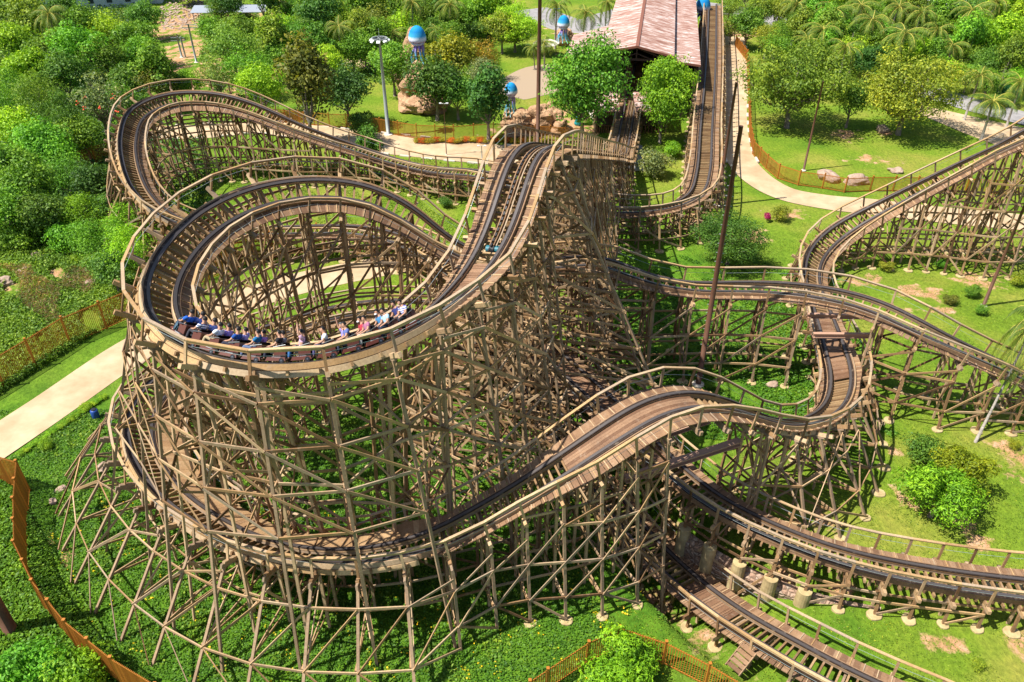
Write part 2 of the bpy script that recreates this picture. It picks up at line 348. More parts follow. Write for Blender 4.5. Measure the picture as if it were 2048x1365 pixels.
def ax(a, b, c, d, st):   # fine in the middle, coarse outside
    return np.concatenate([np.linspace(a, b, 24, endpoint=False), np.arange(b, c, st), np.linspace(c, d, 24)])
gx = np.concatenate([np.linspace(-900, -120, 16, endpoint=False), np.arange(-120, -58, 1.3), np.arange(-58, 62, .55), np.arange(62, 140, 1.3), np.linspace(141, 900, 16)])
gy = np.concatenate([np.linspace(-200, 18, 12, endpoint=False), np.arange(18, 135, .55), np.arange(135, 250, 1.3), np.linspace(252, 1500, 20)])
X, Y = np.meshgrid(gx, gy); Z = terr_np(X.ravel(), Y.ravel())
V = np.stack([X.ravel(), Y.ravel(), Z], 1); nx = len(gx)
I = (np.arange(len(gy)-1)[:, None]*nx+np.arange(nx-1)[None, :]).ravel()
gme = np_mesh("ground", V, np.stack([I, I+1, I+nx+1, I+nx], 1), GROUND, True)
def blob(px, py, rx, ry):     # soft patch: centre in px, radii in metres
    c = P(px, py); return np.clip(1.3-np.sqrt(((V[:, 0]-c.x)/rx)**2+((V[:, 1]-c.y)/ry)**2), 0, 1)
dirt = np.zeros(len(V))
for b in [(370,45,9,26),(360,110,7,22),(400,150,6,12),(440,190,7,7),(430,160,5,8),(470,30,10,9),(600,22,10,5),(560,40,6,4),(710,15,8,8),(930,35,8,4),
          (2040,925,2.6,3.2),(1930,1040,2.2,1.8),(1960,1090,1.5,1),(1650,1045,1.7,1.6),(1810,1000,1.6,1.5),(1790,905,1,1),(1640,1020,1,2),(1750,320,5,2),(1765,265,2.5,2.5),(1690,270,3,3),(1840,585,3.5,2),
          (1870,620,3.5,1.2),(1960,560,4,3),(1575,430,3,2),(1395,445,3,5),(1060,255,8,6),(1130,255,9,6),(1180,60,12,8),(1470,60,10,10),(1620,120,8,5),(1240,880,2,1.3),(95,1180,.8,8),(75,1120,.6,3),(700,370,6,2),(640,400,3,1.5),(1720,560,3,2),(1500,470,3,2.5),(130,560,6,4),(60,600,6,4),
          (1700,1180,2.2,.8),(1560,1150,1.6,1.4),(1760,1240,.8,1),(1900,1290,2,1),(2030,1280,1.5,2),(1400,1290,1.5,.7),(1100,240,7,7)]:
    dirt = np.maximum(dirt, blob(*b)*.95)
dirt = np.maximum(dirt, np.clip(-Z-.6, 0, 1)*.55)
gx_ = np.stack([V[:, 0], V[:, 1]], 1)
lush = np.clip((72-V[:, 1])/22, 0, 1)*np.clip((20-V[:, 0]+ (V[:, 1]-30)*.25)/12, 0, 1)
lush = np.maximum(lush, blob(1500,770,12,9)); lush = np.maximum(lush, blob(1350,560,14,18)); lush = np.maximum(lush, .9*blob(60,300,40,60))
for nm, arr in (("dirt", dirt), ("lush", lush)):
    at_ = gme.attributes.new(nm, 'FLOAT', 'POINT'); at_.data.foreach_set('value', arr.astype(np.float32))
tag(link("ground", gme), "grass ground with bare earth patches under the coaster", kind='structure')

def strip(name, pts, width, m, z=.02, label=None, kind='structure'):
    pts = [P(*p) if len(p) == 2 else Vector(p) for p in pts]; c = np.array([[p.x, p.y] for p in pts])
    Q = [c[0]];
    for i in range(len(c)-1):   # catmull-rom
        p0 = c[max(i-1, 0)]; p1 = c[i]; p2 = c[i+1]; p3 = c[min(i+2, len(c)-1)]
        for t in np.linspace(.1, 1, 10):
            Q.append(.5*((2*p1)+(p2-p0)*t+(2*p0-5*p1+4*p2-p3)*t*t+(3*p1-p0-3*p2+p3)*t**3))
    Q = np.array(Q); T = np.gradient(Q, axis=0); T /= np.linalg.norm(T, axis=1)[:, None]; Nn = np.stack([-T[:, 1], T[:, 0]], 1)
    wd = np.interp(np.linspace(0, 1, len(Q)), np.linspace(0, 1, len(width)), width) if hasattr(width, '__len__') else np.full(len(Q), width)
    cols = 7; off = np.linspace(-.5, .5, cols)
    VV = np.concatenate([Q+Nn*(wd*o)[:, None] for o in off]); zz = np.maximum(terr_np(VV[:, 0], VV[:, 1]), -.05)+z
    n = len(Q); VV = np.c_[VV, zz]; F = [(k*n+i, (k+1)*n+i, (k+1)*n+i+1, k*n+i+1) for k in range(cols-1) for i in range(n-1)]
    F = [f[::-1] for f in F] if np.cross(np.r_[VV[F[0][1]]-VV[F[0][0]]], np.r_[VV[F[0][2]]-VV[F[0][0]]])[2] < 0 else F
    o = link(name, np_mesh(name, VV, np.array(F), m)); tag(o, label, kind=kind); return Q, Nn, wd
PATHS = [strip("path", [(-80,932),(0,880),(120,800),(250,712),(340,662),(430,622),(560,577),(700,545),(850,518),(960,503),(1080,488)], 4.4, PATH, .03, "sandy concrete path running under the helix"),
 strip("path", [(300,268),(420,262),(520,255),(600,264),(700,278),(800,291),(900,302),(960,307),(1040,314),(1120,320),(1200,318)], [5.5,6,5,5.5,6.5,7.5,7.5,7.5,7,6,5], PATH, .05, "wide sandy path past the far turn"),
 strip("path", [(1466,75),(1470,140),(1466,230),(1474,300),(1503,347),(1565,386),(1650,405),(1750,415),(1900,432),(2120,455)], [4.5,4.8,4.2,4,4.2,4.2,4.4,4.6,4.6,4.6], PATH, .07, "sandy path curving past the station and park lawn"),
 strip("path", [(1800,205),(1860,225),(1960,255),(2080,290)], [3,5,9,12], PATH, .04, "pale plaza beside the park road at the right edge")]
strip("road", [(1060,20),(1160,55),(1240,35),(1330,10),(1470,22),(1600,60)], [9,11,12,10,9,8], ROAD, .03, "grey paved service road behind the station")
strip("road", [(1770,160),(1880,192),(1960,215),(2100,250)], 6.5, ROAD, .09, "grey park road behind the palms at the right edge")
strip("path", [(640,118),(720,130),(790,140)], 3.5, PATH, .03, "pale track beyond the lamp mast")
strip("paving", [(1010,190),(1060,170),(1110,150),(1180,165)], [8,12,13,10], mat("plaza_paving", (.33, .25, .17), .9), .03, "tan plaza paving beside the sculptures")
strip("paving", [(1180,232),(1240,230),(1330,232)], 5, CONC2, .03, "pale paving in front of the station")
strip("paving", [(1268,292),(1272,345)], 2.4, mat("grey_slab", (.3, .29, .28), .9), .1, "grey concrete apron beside the lift foot")

# ------------------------------------------------------------------ roller coaster structure
ROOT = thing("wooden_roller_coaster", "large brown timber roller coaster with trestle supports, helix turn and lift hill", "roller coaster")
def clear(pts, key=None, arc=None):
    """True if none of the points enters a train envelope"""
    for p in pts:
        d2 = (ALLP[:, 0]-p[0])**2+(ALLP[:, 1]-p[1])**2; dz = p[2]-ALLP[:, 2]
        bad = (d2 < 2.6) & (dz > -.75) & (dz < 2.1)
        if arc is not None: bad &= ~((ALLK == key) & (np.abs(ALLA-arc) < 4.5))
        if bad.any(): return False
    return True
def seg_pts(p, q, n=5): return [p+(q-p)*f for f in np.linspace(.08, .92, n)]

def sweep(mbs, t, i0, i1, s0, s1, n0, n1, m=0, step=1):
    idx = list(range(i0, i1, step))
    if len(idx) < 2: return
    vs = []; fs = []
    for i in idx:
        a = s0[i] if hasattr(s0, '__len__') else s0; b = s1[i] if hasattr(s1, '__len__') else s1
        vs += [at(t, i, a, n0), at(t, i, b, n0), at(t, i, b, n1), at(t, i, a, n1)]
    for k in range(len(idx)-1):
        o = k*4
        for e in range(4): fs.append((o+e, o+(e+1) % 4, o+4+(e+1) % 4, o+4+e))
    fs += [(0, 3, 2, 1), tuple(len(vs)-4+e for e in range(4))]
    mbs.add(vs, fs, m)

BENTS = []; FOOT = []; rnd = random.Random(5)
LAB = {'lift': "lift hill, first drop and high helix track", 'far': "return track with the far turn and low run", 'low': "lower loop track with airtime hill"}
for ki, (key, t) in enumerate(TK.items()):
    tie = MB()
    st = max(1, int(round(.62/DS)))
    q_ = 0.0; kq = 0
    while q_ < t.n-2:
        i = int(q_); fr = q_-i; kq += 1
        sl = -1.12-(.25 if kq % 2 else 0); sr = 1.12+(.25 if kq % 2 == 0 else 0)
        tie.obox(at(t, i, (sl+sr)/2, -.5)*(1-fr)+at(t, i+1, (sl+sr)/2, -.5)*fr, t.S[i]*(sr-sl)/2, t.T[i]*.06, t.U[i]*.11)
        q_ += (.66 if key == 'lift' and t.cp[i] > 13 else .9 if key == 'lift' and 4 < t.cp[i] else .5)/DS
    # deck boards between the rails
    for i in range(t.n-1):
        if t.dk[i] > .5:
            if key == 'low' and 15 <= t.cp[i] < 18: continue
            tie.obox(at(t, i, 0, -.3), t.S[i]*.58, t.T[i]*.19, t.U[i]*.025, 1)
            if i % 2 == 0: tie.obox(at(t, i, 0, -.26), t.S[i]*.58, t.T[i]*.03, t.U[i]*.03, 1)
    if key == 'low':
        m_ = np.where((t.cp > 15) & (t.cp < 18))[0]
        for s_ in np.arange(-.5, .55, .2): sweep(tie, t, m_[0], m_[-1], s_-.095, s_+.095, -.3, -.24, 1, 2)
    trk = tie.build("track", [TIE, DECKD], ROOT); trk["label"] = LAB[key]
    for sgn in (-1, 1):
        r = MB(); a, b = sorted((sgn*.62, sgn*.98))
        sweep(r, t, 0, t.n, a+.05, b-.05, -.4, -.22, 1)          # laminated stack
        sweep(r, t, 0, t.n, a+.02, b-.02, -.22, -.10, 1)
        sweep(r, t, 0, t.n, a, b, -.10, -.03, 0)
        c = (a+b)/2; sweep(r, t, 0, t.n, c-.09-sgn*.05, c+.09-sgn*.05, -.03, .0, 2)
        sweep(r, t, 0, t.n, sgn*1.0 if sgn > 0 else -1.07, 1.07 if sgn > 0 else -1.0, -.42, -.06, 3)      # brown edge board
        r.build("rail", [DARKW, WOOD, STEEL, DECK], trk)
    # outer fascia on the banked turns
    for sgn in (-1, 1):
        m_ = np.where((np.degrees(t.bank)*(-sgn) > 13))[0]
        if len(m_) > 5:
            for grp in np.split(m_, np.where(np.diff(m_) > 1)[0]+1):
                f = MB()
                k = 0
                for a in range(grp[0], grp[-1], 11):
                    b = min(a+11, grp[-1])+1
                    sweep(f, t, a, b, sgn*1.11-.03, sgn*1.11+.03, -.36, -.05); sweep(f, t, a, b, sgn*1.14-.03, sgn*1.14+.03, -.72, -.4)
                if f.n: f.build("fascia_board", TAN, trk)
    # walkways
    for sgn, wd in ((-1, t.wl), (1, t.wr)):
        wk = MB(); i = 0
        for i in range(t.n-1):
            if wd[i] > .15:
                s0 = 1.12; s1 = 1.12+wd[i]; jit = rnd.uniform(-.015, .015)
                wk.obox(at(t, i, sgn*(s0+s1)/2, -.34+jit*.4), t.S[i]*(s1-s0)/2, t.T[i]*(DS/2-(.012 if wd[i] < 1.2 else .022)), t.U[i]*.03, 0 if wd[i] < 1.2 else 2)
                if wd[i] < 1.2 and i % 2 == 0: wk.obox(at(t, i, sgn*(s0+s1)/2, -.29), t.S[i]*(s1-s0)/2, t.T[i]*.03, t.U[i]*.03, 1)
            elif wk.n: wk.build("walkway", [DECK, TAN, WIDED], trk); wk = MB()
        if wk.n: wk.build("walkway", [DECK, TAN, WIDED], trk)
    # handrails
    sp = int(BENT[key]/DS)
    IDX = [4]
    while IDX[-1] < t.n-8:
        c_ = t.cp[IDX[-1]]; step = BENT[key]
        if key == 'lift': step = 2.0 if c_ < 11 else (2.75 if c_ < 26 else 2.5 if c_ < 28.5 else 3.3)
        if key == 'low' and 19 < c_ < 30: step = 2.6
        if key == 'far' and c_ > 28: step = 2.0
        IDX.append(IDX[-1]+int(round(step/DS)))
    for sgn, wd in ((-1, t.wl), (1, t.wr)):
        hr = MB(); prev = None; pc = None; runs = []
        for i in IDX:
            bo = min(1, max(0, -sgn*math.degrees(t.bank[i])/36))
            s = sgn*(1.28+max(wd[i]-.05, 0)+.72*bo)
            zv = np.array((0, 0, 1.)); hh = (1.05-.35*bo); b0 = at(t, i, s, 0)
            a = at(t, i, s, -.8); b = b0+zv*hh
            if not clear([a+(b-a)*f for f in (.3, .6, 1)], ki, t.arc[i]):
                if hr.n > 40: runs.append(hr)
                hr = MB(); prev = None; continue
            hr.beam(a, b, .09, .15, t.T[i], 1)
            c = b+zv*.03; cb = b0+zv*hh*.5
            if prev is not None and (t.arc[i]-pa) < 4.0:
                hr.beam(prev, c, .17, .06, zv, 0); o_ = t.S0[i]*.04*sgn-zv*.1
                hr.beam(prev+o_, c+o_, .045, .12, zv, 0); hr.beam(pcb, cb, .014, .014, zv, 2)
            prev = c; pcb = cb; pa = t.arc[i]
            # beam end carrying the post
            hr.obox(at(t, i, s-sgn*.15, -.72), t.S[i]*.55, t.T[i]*.1, t.U[i]*.13, 1)
        for hr in runs+[hr]:
            if hr.n > 40: hr.build("handrail", [TAN, WOOD, CABLE], trk)
    # bents
    lev = 2.75; lines = {}
    bi = 0; brace = MB(); prevb = None
    for i in IDX:
        p = t.pos[i]; S0 = t.S0[i]; T0 = np.array([t.T[i][0], t.T[i][1], 0]); T0 /= np.linalg.norm(T0)
        wl = 1.3+max(t.wl[i]-.1, 0); wr = 1.3+max(t.wr[i]-.1, 0)
        if key == 'low' and 20 <= t.cp[i] < 27: wr = min(wr, 2.6)
        if key == 'low' and 19.5 < t.cp[i] < 28: wl += .8
        tops = {'a': at(t, i, -wl, -.95), 'b': at(t, i, -.75, -.85), 'c': at(t, i, .75, -.85), 'd': at(t, i, wr, -.95)}
        bk = math.degrees(t.bank[i]); hgt = p[2]
        kout = .05+.33*min(1, abs(bk)/28)
        bat = {'a': -(kout if bk > 3 else .05+.05*(hgt > 6)), 'b': -.02, 'c': .02, 'd': (kout if bk < -3 else .05+.05*(hgt > 6))}
        if key == 'lift' and 11.5 < t.cp[i] < 26: bat['a'] = -.05-.09*min(1, abs(bk)/30)-(.06 if 16.5 < t.cp[i] < 21 else 0)
        if key == 'low' and 19 < t.cp[i] < 28: bat['a'] = -.8
        if key == 'lift' and 4 < t.cp[i] < 12: bat['d'] = .34 if t.cp[i] > 5.2 else .15; bat['a'] = -.14
        if key == 'low' and 9.5 < t.cp[i] < 14: bat['a'] = -.2-.38*min(1, abs(bk)/28)
        if key == 'low' and 13 < t.cp[i] < 20: bat['d'] = .06; bat['a'] = -.16
        if key == 'far' and t.cp[i] < 7: bat['d'] = .12; bat['a'] = -.3
        mb = MB(); legs = {}
        mb.obox(at(t, i, (wr-wl)/2, -.84), t.S[i]*((wr+wl)/2+.3), t.T[i]*.07, t.U[i]*.14)
        if hgt-terr(p[0], p[1]) > 1.15:
            for kx, tp in tops.items():
                if kx in 'bc' and hgt < 3.2 and key != 'far': pass
                zt = tp[2]; ok = None
                for ex in (0, .06, -.06, .14, -.14, .24, .36):
                    f = tp[:2]+S0[:2]*(bat[kx]+(ex if kx in 'cd' else -ex))*max(zt, .6)
                    zg = terr(f[0], f[1]); fp = np.array([f[0], f[1], zg])
                    if zt-zg < .25: continue
                    if clear(seg_pts(tp, fp, max(3, int((zt-zg)/.9))), ki, t.arc[i]): ok = fp; break
                if ok is None: continue
                legs[kx] = (tp, ok)
                wdt = .15 if kx in 'ad' else .13
                mb.beam(tp, ok, wdt, .17, T0)
                if hgt > 9 and kx == 'd' and bi % 2: mb.beam(tp+T0*.15, ok+T0*.15, .07, .15, T0)
                FOOT.append((ok, kx, key, t.cp[i], tp))
            def lp(l, z):
                a, b = legs[l]; f = (a[2]-z)/(a[2]-b[2]); return a+(b-a)*f
            ks = [k_ for k_ in 'abcd' if k_ in legs]
            zmx = p[2]-1.3; zl = [z for z in np.arange(2.0 if hgt > 5 else 1.3, zmx, lev)]
            for li, z in enumerate(zl):
                av = [k_ for k_ in ks if legs[k_][1][2] < z < legs[k_][0][2]-.2]
                for a, b in zip(av, av[1:]):
                    if key == 'lift' and 13.5 < t.cp[i] < 21.5 and z < 8.6 and 'a' in (a, b): continue
                    q0, q1 = lp(a, z), lp(b, z)
                    if clear(seg_pts(q0, q1, 3), ki, t.arc[i]): mb.beam(q0+T0*.12, q1+T0*.12, .06, .17, (0, 0, 1))
                    zz = z+lev if li+1 < len(zl) else min(legs[a][0][2], legs[b][0][2])
                    z0 = z
                    for (x, y) in (((a, z0), (b, zz)),) if (li+bi) % 2 else (((b, z0), (a, zz)),):
                        if legs[y[0]][0][2] >= y[1] > z0+.7:
                            q0, q1 = lp(*x), lp(*y)
                            if clear(seg_pts(q0, q1, 3), ki, t.arc[i]): mb.beam(q0-T0*.12, q1-T0*.12, .05, .16, (0, 0, 1))
                if li == 0 and len(av) > 1 and not (key == 'lift' and 13.5 < t.cp[i] < 21.5):
                    zg = .3
                    q0, q1 = lp(av[0], z), lp(av[-1], max(zg, legs[av[-1]][1][2]+.2))
                    if clear(seg_pts(q0, q1, 4), ki, t.arc[i]): mb.beam(q0+T0*.18, q1+T0*.18, .05, .16, (0, 0, 1))
        mid = p.copy(); BENTS.append((mb, mid, hgt))
        # longitudinal members to the previous bent
        if prevb is not None:
            pl, plp, pz = prevb
            zmx2 = min(p[2], pz)-1.2
            for kx in 'abcd':
                if kx in legs and kx in pl:
                    (a0, b0), (a1, b1) = pl[kx], legs[kx]
                    f0 = lambda z: a0+(b0-a0)*((a0[2]-z)/(a0[2]-b0[2])); f1 = lambda z: a1+(b1-a1)*((a1[2]-z)/(a1[2]-b1[2]))
                    zs = [z for z in np.arange(2.0 if hgt > 5 else 1.3, 40, lev) if z < min(a0[2], a1[2])-.3]
                    o = S0*(-.13 if kx in 'ab' else .13)
                    outer = kx in 'ad'
                    hx = key == 'lift' and 13.5 < t.cp[i] < 21.5 and kx in 'ab'
                    for li, z in enumerate(zs):
                        if hx and z < 8.6: continue
                        q0, q1 = f0(z)+o, f1(z)+o
                        if (outer or li % 2 == 0) and clear(seg_pts(q0, q1, 3), ki, t.arc[i]): brace.beam(q0, q1, .07, .18, (0, 0, 1), int(rnd.random() < .3))
                        top2 = zs[li+1] if li+1 < len(zs) else min(a0[2], a1[2])-.1
                        if (outer and ((li+bi+ord(kx)) % 2 == 0 or (key == 'lift' and t.cp[i] > 12) or (key == 'low' and 15 < t.cp[i] < 23)) ) and top2-z > .8:
                            q0, q1 = (f0(z)+o*1.5, f1(top2)+o*1.5) if (key != 'low') else (f1(z)+o*1.5, f0(top2)+o*1.5)
                            if clear(seg_pts(q0, q1, 3), ki, t.arc[i]): brace.beam(q0, q1, .05, .17, (0, 0, 1), int(rnd.random() < .3))
                    # foot diagonal
                    if zs and outer and (bi % 2 == 0 or (key == 'low' and t.cp[i] > 19)) and not hx:
                        q0, q1 = (b0+np.array((0, 0, .3))+o, f1(zs[0])+o)
                        if clear(seg_pts(q0, q1, 3), ki, t.arc[i]): brace.beam(q0, q1, .05, .17, (0, 0, 1))
        prevb = (legs, p, p[2]); bi += 1
    br = brace.build("brace", [WOOD, TAN], trk)
# chain on the lift, with its guide boards and the drive at its lower end
t = TK['lift']; m_ = np.where((t.cp > 2) & (t.cp < 11.75))[0]
ch = MB()
for i in m_: ch.obox(at(t, i, 0, -.12), t.S[i]*.05, t.T[i]*.12, t.U[i]*.04, 0)
for s_ in (-.16, .1): sweep(ch, t, m_[0], m_[-1], s_, s_+.06, -.34, -.14, 1, 2)
sweep(ch, t, m_[0], m_[-1], -.34, -.27, -.2, -.16, 2, 2)
i = int(m_[-1])-1
mo = MB(); c_ = at(t, i, 0, -.5)
for s_ in (-.42, .18): mo.tube([c_+t.S[i]*s_, c_+t.S[i]*(s_+.25)], .22, 12, 0)
mo.tube([c_-t.S[i]*.15, c_+t.S[i]*.15], .3, 14, 1)
cho = ch.build("lift_chain", [BLACK, DECK, TAN], ROOT); mo.build("chain_wheel", [mat("teal_motor_paint", (.03, .16, .2), .4), BLACK], cho)

BENTS.sort(key=lambda b: depth(b[1]) - (8 if -1100 < proj(b[1])[0]-1024 < 1100 else -400))
rest = MB()
for n_, (mb, c, h_) in enumerate(BENTS):
    if n_ < 99: mb.build("trestle_bent", WOOD, ROOT)
    else: rest.add(mb.v, mb.f)
tag(rest.build("trestle_bent", WOOD, ROOT), kind='stuff')
# concrete footings and the tall piers by the cutting
def fvis(f): x, y = proj(f[0]); return (0 < x < 2048 and 0 < y < 1365)
FOOT = [f for f in FOOT if fvis(f) and (f[1] in 'ad' or f[2] == 'far')]
FOOT.sort(key=lambda f: depth(f[0])); rest = MB(); nf = 0
for f, kx, key, cp, tp in FOOT:
    front = (key == 'low' and 19 < cp < 27) or (key == 'lift' and 11.5 < cp < 20 and f[1] < 40)         # those legs go straight into the ground cover
    mb = MB()
    if key == 'far' and 28.2 < cp < 34.1 and f[2] < -.2:
        zt = min(tp[2]-.8, .75); fr = (tp[2]-zt)/(tp[2]-f[2]); c = tp+(f-tp)*fr
        if kx in 'bc': continue
        hgt_ = zt-f[2]+.3
        mb.lathe([(.5, -hgt_), (.47, -hgt_*.5), (.475, -hgt_*.5+.03), (.45, -.02), (.42, 0)], c, 18)
        mb.build("concrete_pier", CONC, ROOT)["label"] = "tall round pale concrete pier beside the cutting"; continue
    if kx in 'bc' or front: continue
    r_ = rnd.uniform(.36, .5); a_ = rnd.uniform(0, 6)
    mb.lathe([(r_, -.3), (r_*.98, .1), (r_*.9, .13)], f, 14, 0, lambda th, z: 1+.07*math.sin(2*th+a_)+.04*math.sin(5*th))
    if nf < 99: mb.build("footing", CONC, ROOT)
    else: rest.add(mb.v, mb.f)
    nf += 1
if rest.n: tag(rest.build("footing", CONC, ROOT), kind='stuff')
# steel bridging girders where the track crosses others
for (x0, y0, z0), (x1, y1, z1), wd in [((1627,667,5.6), (1748,668,5.6), .3), ((1615,628,5.6), (1728,630,5.6), .3), ((1250,955,6.2), (1480,880,7.2), .5), ((1215,905,6.2), (1420,835,7.2), .45)]:
    mb = MB(); a, b = np.array(P(x0, y0, z0)), np.array(P(x1, y1, z1))
    mb.beam(a, b, wd, .06); mb.beam(a-(0, 0, .36), b-(0, 0, .36), wd, .06); mb.beam(a-(0, 0, .18), b-(0, 0, .18), .07, .31)
    mb.build("girder", mat("brown_girder_paint", (.42, .25, .17), .7), ROOT)
# wooden steps beside the low track
mb = MB(); c = np.array(P(1500, 1300, 0)); t = TK['low']; i = int(np.argmin(((t.pos[:, :2]-c[:2])**2).sum(1))); s_ = t.S0[i]; f_ = t.T[i]*np.array((1, 1, 0))
for k in range(5): mb.obox(t.pos[i]*np.array((1, 1, 0))+s_*(1.9+k*.28)+np.array((0, 0, .75-k*.17)), f_*.5, s_*.15, np.array((0, 0, .03)))
for e in (-.5, .5): mb.beam(t.pos[i]*np.array((1, 1, 0))+s_*1.75+f_*e+np.array((0, 0, .75)), t.pos[i]*np.array((1, 1, 0))+s_*3.2+f_*e+np.array((0, 0, -.05)), .06, .25)
mb.build("access_steps", DECK, ROOT)

# ------------------------------------------------------------------ roller coaster train and riders
t = TK['lift']
def near_arc(px, py, n=1.3):
    m = np.where((t.cp > 11) & (t.cp < 20))[0]
    pr = np.array([proj(at(t, i, 0, n)) for i in m]); return t.arc[m[((pr-(px, py))**2).sum(1).argmin()]]
A1, A12 = near_arc(373, 658), near_arc(798, 621)
def frame(arc):
    f = arc/DS; i = int(f); fr = f-i
    lerp = lambda a: a[i]*(1-fr)+a[i+1]*fr
    p, T, S, U = lerp(t.pos), lerp(t.T), lerp(t.S), lerp(t.U)
    T = T/np.linalg.norm(T); S = S-T*(S@T); S /= np.linalg.norm(S); U = np.cross(S, T)
    return Matrix(((T[0], -S[0], U[0], p[0]), (T[1], -S[1], U[1], p[1]), (T[2], -S[2], U[2], p[2]), (0, 0, 0, 1)))
CARBODY = mat("car_dark_red_panel", (.10, .03, .018), .35, 0, .5); CARFEND = mat("car_orange_red_fender", (.11, .03, .018), .4, 0, .5)
SEATM = mat("black_seat_leather", (.014, .014, .017), .5); CHROME = mat("bar_steel", (.25, .26, .27), .3, .8); DECAL = mat("silver_decal", (.42, .43, .45), .5)
COWL = mat("blue_grey_cowl", (.05, .10, .14), .3, 0, .5); WHITE = mat("white_paint", (.75, .75, .73), .6)
train = thing("coaster_train", "dark red twelve car coaster train rounding the high helix turn", "train", t.pos[int((A1+A12)/2/DS)])
PITCH = (A12-A1)/11 if A12 > A1 else (A1-A12)/11
SGN = 1 if A1 > A12 else -1
def digit_mesh(txt):
    cu = bpy.data.curves.new("row_number", 'FONT'); cu.body = txt; cu.size = .2; cu.align_x = 'CENTER'; cu.extrude = .003
    o = bpy.data.objects.new("row_number", cu); COL.objects.link(o); dg = bpy.context.evaluated_depsgraph_get()
    me = bpy.data.meshes.new_from_object(o.evaluated_get(dg)); bpy.data.objects.remove(o); me.materials.clear(); me.materials.append(WHITE); return me
def bevelbox(mb, x0, x1, y0, y1, z0, z1, c=.05, m=0):
    """box with chamfered vertical outline"""
    vs = []
    for z, k in ((z0, c), (z0+c, 0), (z1-c, 0), (z1, c)):
        vs += [(x0+k, y0+k, z), (x1-k, y0+k, z), (x1-k, y1-k, z), (x0+k, y1-k, z)]
    fs = [(0, 3, 2, 1), (12, 13, 14, 15)]
    for l in range(3):
        for e in range(4): a = l*4+e; b = l*4+(e+1) % 4; fs.append((a, b, b+4, a+4))
    mb.add(vs, fs, m)
def car_parts(k):
    P_ = []
    b = MB(); bevelbox(b, -.5, .48, -.5, .5, .12, .26, .03); b.box(-.62, -.4, -.06, .06, .14, .22); b.box(-.5, .48, -.62, .62, .26, .31)
    P_.append(("car", b.mesh("car", BLACK), []))
    sub = []
    tub = MB(); bevelbox(tub, -.46, -.2, -.64, .64, .31, .86, .04)
    for y in (-.62, .56): bevelbox(tub, -.22, .12, y, y+.06, .31, .72, .02)
    sub.append(("side_panel", tub.mesh("side_panel", CARBODY)))
    for y in (-.78, .62):
        f = MB(); f.add([(-.5, y, .1), (.5, y, .1), (.5, y+.16, .1), (-.5, y+.16, .1), (-.46, y+.02, .27), (.4, y+.02, .28), (.4, y+.14, .28), (-.46, y+.14, .27)], MB.BF, 0)
        f.box(-.25, .05, y+.03, y+.13, .275, .29, 1)
        for a in range(3): f.tube([(.1+.09*math.cos(q)*(a+1)/3, y+.08+.05*math.sin(q)*(a+1)/3, .287) for q in np.linspace(0, math.pi, 7)], .008, 5, 1)
        sub.append(("fender", f.mesh("fender", [CARFEND, DECAL])))
    st = MB()
    for y in (-.31, .31):
        st.obox((-.18, y, .68), (.05, 0, -.012), (0, .27, 0), (-.1, 0, .3)); st.obox((.06, y, .47), (.24, 0, .04), (0, .27, 0), (-.01, 0, .05))
        st.obox((-.28, 0, .86), (.03, 0, 0), (0, .62, 0), (-.04, 0, .1))
    sub.append(("seat", st.mesh("seat", SEATM)))
    lb = MB()
    for y in (-.31, .31):
        lb.tube([(.2, y-.22, .82), (.24, y-.2, .84), (.24, y+.2, .84), (.2, y+.22, .82)], .025, 6); lb.tube([(.24, y, .84), (.3, y, .5)], .025, 6)
    lb.tube([(-.46, -.66, .88), (.14, -.66, .76)], .022, 6); lb.tube([(-.46, .66, .88), (.14, .66, .76)], .022, 6)
    sub.append(("lap_bar", lb.mesh("lap_bar", CHROME)))
    for x in (-.3, ):
        for y in (-.82, .7):
            wv = MB(); wv.tube([(x, y, .12), (x, y+.1, .12)], .12, 14); wv.tube([(x, y-.01, .12), (x, y+.11, .12)], .04, 8, 1)
            sub.append(("wheel", wv.mesh("wheel", [BLACK, CHROME])))
    return P_[0][1], sub
CARME, CARSUB = car_parts(0)
tb = train.matrix_world if False else Matrix.Translation(train.location)
CARM = []
for k in range(12):
    M = frame(A1-SGN*PITCH*k if SGN > 0 else A1+PITCH*k)
    CARM.append(M)
    c = link("car", CARME, train); c.matrix_local = tb.inverted() @ M
    for nm, me in CARSUB: link(nm, me, c)
    no = link("row_number", digit_mesh(str(k+1)), c); no.matrix_local = Matrix(((0, 0, -1, -.472), (-1, 0, 0, .42), (0, 1, 0, .5), (0, 0, 0, 1)))
    if k == 0:
        cw = MB(); vs = []; fs = []
        for a in range(9):
            th = math.pi*(a/8-.5); y = .66*math.sin(th); x = .42+.42*math.cos(th)
            zt_ = .55+.42*math.cos(th); vs += [(x, y, .12), (x-.12, y*.96, zt_), (x-.2, y*.9, zt_), (x-.1, y*.9, .12)]
        for a in range(8):
            for e in range(4): fs.append((a*4+e, a*4+(e+1) % 4, a*4+4+(e+1) % 4, a*4+4+e))
        cw.add(vs, fs); cw.build("nose_cowl", COWL, c, True)
        bx = MB(); bevelbox(bx, .45, .95, -.5, .5, .12, .3, .06); bx.build("bumper", CARFEND, c)

